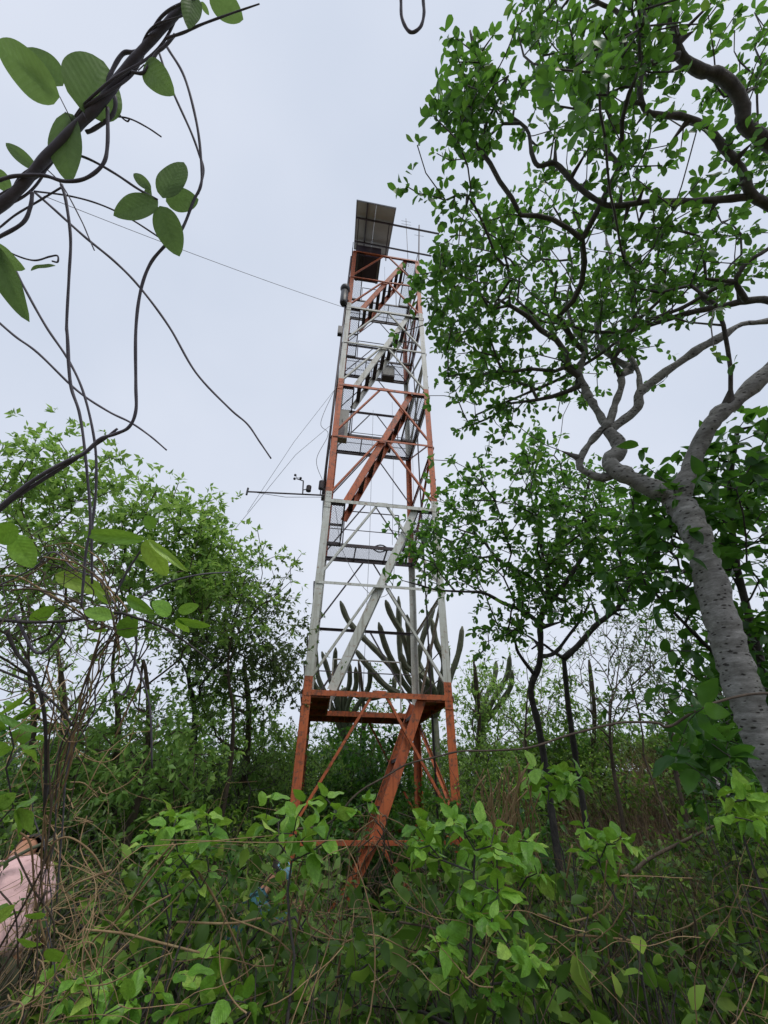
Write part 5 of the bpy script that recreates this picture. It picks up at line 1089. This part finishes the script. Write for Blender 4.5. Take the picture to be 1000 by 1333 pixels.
def person(label, loc, rz, J, shirt, trousers, extras, hat=None):
    """J: joints in metres, facing +y, feet at z 0"""
    root = thing('person', label, 'person', loc); root.rotation_euler = (0, 0, rz); j = {k: np.array(v, float) for k, v in J.items()}
    V = []; E_ = []; R = []; ix = {}
    def add_(k, p, r, par=None):
        ix[k] = len(V); V.append(p); R.append(r)
        if par is not None: E_.append((ix[par], ix[k]))
    add_('pel', j['pel'], (.15, .105)); mid_ = (j['pel'] + j['chest']) / 2; add_('belly', mid_, (.14, .10), 'pel'); add_('chest', j['chest'], (.16, .11), 'belly'); add_('neckb', j['neck'] - (j['neck'] - j['chest']) * .25, (.09, .075), 'chest'); add_('neck', j['neck'], .055, 'neckb')
    hd = j['head'] - j['neck']; add_('jaw', j['neck'] + hd * .45, .068, 'neck'); add_('head', j['head'], (.078, .092), 'jaw'); add_('crown', j['head'] + hd / np.linalg.norm(hd) * .07, .07, 'head')
    for s in ('l', 'r'):
        sg = -1 if s == 'l' else 1
        add_('sh' + s, j['sh' + s], .058, 'chest'); e = j['el' + s]; add_('ua' + s, (j['sh' + s] + e) / 2, .047, 'sh' + s); add_('el' + s, e, .038, 'ua' + s); w_ = j['wr' + s]; add_('fa' + s, e * .6 + w_ * .4, .036, 'el' + s); add_('wr' + s, w_, .025, 'fa' + s)
        d = norm(w_ - e); pm = w_ + d * .06; add_('pm' + s, pm, (.034, .02), 'wr' + s); sd_ = norm(np.cross(d, [0, 1, .2])) 
        bend = norm(np.array([0, .6, -.6]) + d * .4)
        for f in range(4):
            o_ = sd_ * (f - 1.5) * .019; l = (.034, .040, .037, .028)[f]; p1 = pm + d * .035 + o_; add_(f'f{f}a' + s, p1, .0095, 'pm' + s); p2 = p1 + norm(d * .8 + bend * .4) * l; add_(f'f{f}b' + s, p2, .0088, f'f{f}a' + s); add_(f'f{f}c' + s, p2 + norm(d * .3 + bend) * l * .8, .0075, f'f{f}b' + s)
        t1 = pm - d * .02 - sd_ * .035 + bend * .012; add_('t1' + s, t1, .012, 'wr' + s); add_('t2' + s, t1 + norm(d - sd_ * .4 + bend * .4) * .04, .0095, 't1' + s)
        add_('hp' + s, j['hp' + s], .10, 'pel'); add_('kn' + s, j['kn' + s], .06, 'hp' + s); add_('an' + s, j['an' + s], .04, 'kn' + s); add_('ft' + s, j['an' + s] + np.array([0, .14, -.05]), .035, 'an' + s)
    body = skin_figure('body', V, E_, R, M['skin'], root, 2)
    g = lambda *ks: [ix[k] for k in ks]
    def cloth_(name, chain, edges, rad_, mat):
        o = skin_figure(name, chain, edges, rad_, mat, root, 3)
        if name in ('shirt', 'trousers'):
            for v in o.data.vertices:
                c_ = v.co; f = mnoise.noise(Vector((c_.x * 9 + c_.z * 5, c_.y * 9, c_.z * 15 - c_.x * 7))); g_ = mnoise.noise(c_ * 26)
                v.co = c_ + v.normal * (.020 - .011 * (1 - abs(f)) ** 4 + .003 * g_ + .005 * f)
        return o
    # shirt with short sleeves
    c = [j['pel'] + (j['chest'] - j['pel']) * -.28, j['pel'] + (j['chest'] - j['pel']) * .25, mid_, j['chest'], j['neck'] - (j['neck'] - j['chest']) * .22]; e = [(0, 1), (1, 2), (2, 3), (3, 4)]; r = [(.19, .145), (.18, .135), (.17, .13), (.185, .14), (.105, .09)]
    for s in ('l', 'r'):
        b_ = len(c); c += [j['sh' + s], (j['sh' + s] + j['el' + s]) / 2, j['sh' + s] * (.28 if True else 0) + j['el' + s] * .72]; e += [(3, b_), (b_, b_ + 1), (b_ + 1, b_ + 2)]; r += [.078, .066, .064]
        if shirt == 'teal': c += [j['el' + s] * .9 + j['wr' + s] * .1, j['el' + s] * .15 + j['wr' + s] * .85]; e += [(b_ + 2, b_ + 3), (b_ + 3, b_ + 4)]; r += [.052, .042]
    cloth_('shirt', c, e, r, M[shirt])
    c = [j['pel'] + np.array([0, 0, .06]), j['pel'] - np.array([0, 0, .03])]; e = [(0, 1)]; r = [(.17, .13), (.165, .125)]
    for s in ('l', 'r'):
        b_ = len(c); c += [j['hp' + s], j['kn' + s], j['an' + s] + np.array([0, 0, .05])]; e += [(1, b_), (b_, b_ + 1), (b_ + 1, b_ + 2)]; r += [.115, .085, .072]
    cloth_('trousers', c, e, r, M[trousers])
    for s in ('l', 'r'):
        a = j['an' + s]; cloth_('shoe', [a + np.array([0, -.04, -.045]), a + np.array([0, .08, -.055]), a + np.array([0, .17, -.06])], [(0, 1), (1, 2)], [.048, .046, .036], M['navy'])
    # head details: hair or cap, ears, nose, eyes
    hn = hd / np.linalg.norm(hd); fw = norm(np.array([0, 1, 0]) - hn * hn[1]); sx_ = np.cross(fw, hn); hc = j['head']
    def ell(name, c_, rx, ry, rz_, mat, lo=-1.0, par=root):
        b = MB(); n1_, n2_ = 12, 16; Vv = []; 
        for i in range(n1_ + 1):
            t = lo + (1 - lo) * i / n1_; t = max(-.999, min(.999, t)); q = math.sqrt(1 - t * t)
            for k in range(n2_): a = 2 * math.pi * k / n2_; Vv.append(c_ + sx_ * rx * q * math.cos(a) + fw * ry * q * math.sin(a) + hn * rz_ * t)
        b.raw(Vv, [(i * n2_ + k, i * n2_ + (k + 1) % n2_, (i + 1) * n2_ + (k + 1) % n2_, (i + 1) * n2_ + k) for i in range(n1_) for k in range(n2_)]); return b.build(name, M[mat], par, True)
    ell('hair', hc + hn * .03 - fw * .018, .088, .102, .098, 'hair', -.45)
    ell('nose', hc + fw * .098 - hn * .01, .012, .018, .022, 'skin')
    ell('mouth', hc + fw * .088 - hn * .052, .024, .008, .006, 'skin')
    for q in (-1, 1): ell('ear', hc + sx_ * q * .084 - fw * .01, .012, .022, .032, 'skin'); ell('eye', hc + sx_ * q * .032 + fw * .086 + hn * .012, .012, .008, .007, 'black')
    if hat:
        ell('cap', hc + hn * .045, .098, .112, .09, hat, -.15); b = MB(); n_ = 12
        Vv = [hc + hn * .035 + sx_ * .085 * math.cos(a) + fw * (.09 + .09 * math.sin(a)) for a in np.linspace(0, math.pi, n_)] + [hc + hn * .045 + sx_ * .085 * math.cos(a) + fw * (.09 + .09 * math.sin(a)) for a in np.linspace(0, math.pi, n_)]
        b.raw(Vv, [tuple(range(n_))[::-1], tuple(range(n_, 2 * n_))] + [(i, i + 1, n_ + i + 1, n_ + i) for i in range(n_ - 1)] + [(n_ - 1, 0, n_, 2 * n_ - 1)]); b.build('cap_peak', M[hat], root)
    return root
p1 = at(8, 1203, 2.75); g_ = gz(p1[0], p1[1])
person('person in a pale pink shirt with head bowed walking away at the left edge', (p1[0], p1[1], g_), rad(34), dict(
    pel=(0, 0, .80), chest=(-.06, .10, 1.10), neck=(-.07, .17, 1.26), head=(-.05, .27, 1.27), shl=(-.23, .12, 1.17), shr=(.11, .12, 1.17), ell=(-.29, .16, .92), elr=(.20, .10, .91), wrl=(-.22, .36, .82), wrr=(.24, .28, .78),
    hpl=(-.09, 0, .74), hpr=(.09, 0, .74), knl=(-.10, .05, .42), knr=(.10, .12, .43), anl=(-.10, -.05, .09), anr=(.11, .22, .09)), 'pink', 'khaki', None)
p2 = at(322, 1165, 4.3); g_ = gz(p2[0], p2[1])
person('person in teal clothes and light blue cap stooping in the bushes left of the tower', (p2[0], p2[1], g_), rad(-75), dict(
    pel=(0, -.16, .72), chest=(0, .06, 1.0), neck=(0, .2, 1.12), head=(0, .30, 1.22), shl=(-.17, .1, 1.03), shr=(.17, .1, 1.03), ell=(-.2, .26, .84), elr=(.2, .27, .84), wrl=(-.13, .44, .93), wrr=(.13, .46, .92),
    hpl=(-.09, -.14, .68), hpr=(.09, -.14, .68), knl=(-.12, .10, .40), knr=(.12, .06, .40), anl=(-.12, -.05, .09), anr=(.12, -.02, .09)), 'teal', 'navy', None, 'blue')
# olive bag at the hip of the pink shirted person
bg_ = thing('shoulder_bag', 'olive green cloth bag hanging at the hip of the pink shirted person', 'bag', p1 * [1, 1, 0] + [-.10, -.20, .86])
b = MB(); Vv = []
for i, (zz_, sx2, sy2) in enumerate(((-.18, .12, .04), (-.15, .16, .07), (0, .165, .08), (.12, .15, .06), (.15, .14, .03))):
    for k in range(14): a = 2 * math.pi * k / 14; Vv.append((sx2 * math.copysign(abs(math.cos(a)) ** .6, math.cos(a)), sy2 * math.copysign(abs(math.sin(a)) ** .6, math.sin(a)), zz_))
b.raw(Vv, [(i * 14 + k, i * 14 + (k + 1) % 14, (i + 1) * 14 + (k + 1) % 14, (i + 1) * 14 + k) for i in range(4) for k in range(14)] + [tuple(range(14))[::-1], tuple(range(56, 70))]); b.build('body', M['khaki'], bg_, True)
b = MB(); b.tube([(-.13, 0, .13), (-.08, .06, .3), (.1, .14, .42), (.22, .3, .50)], .012, 6); b.build('strap', M['khaki'], bg_, True)
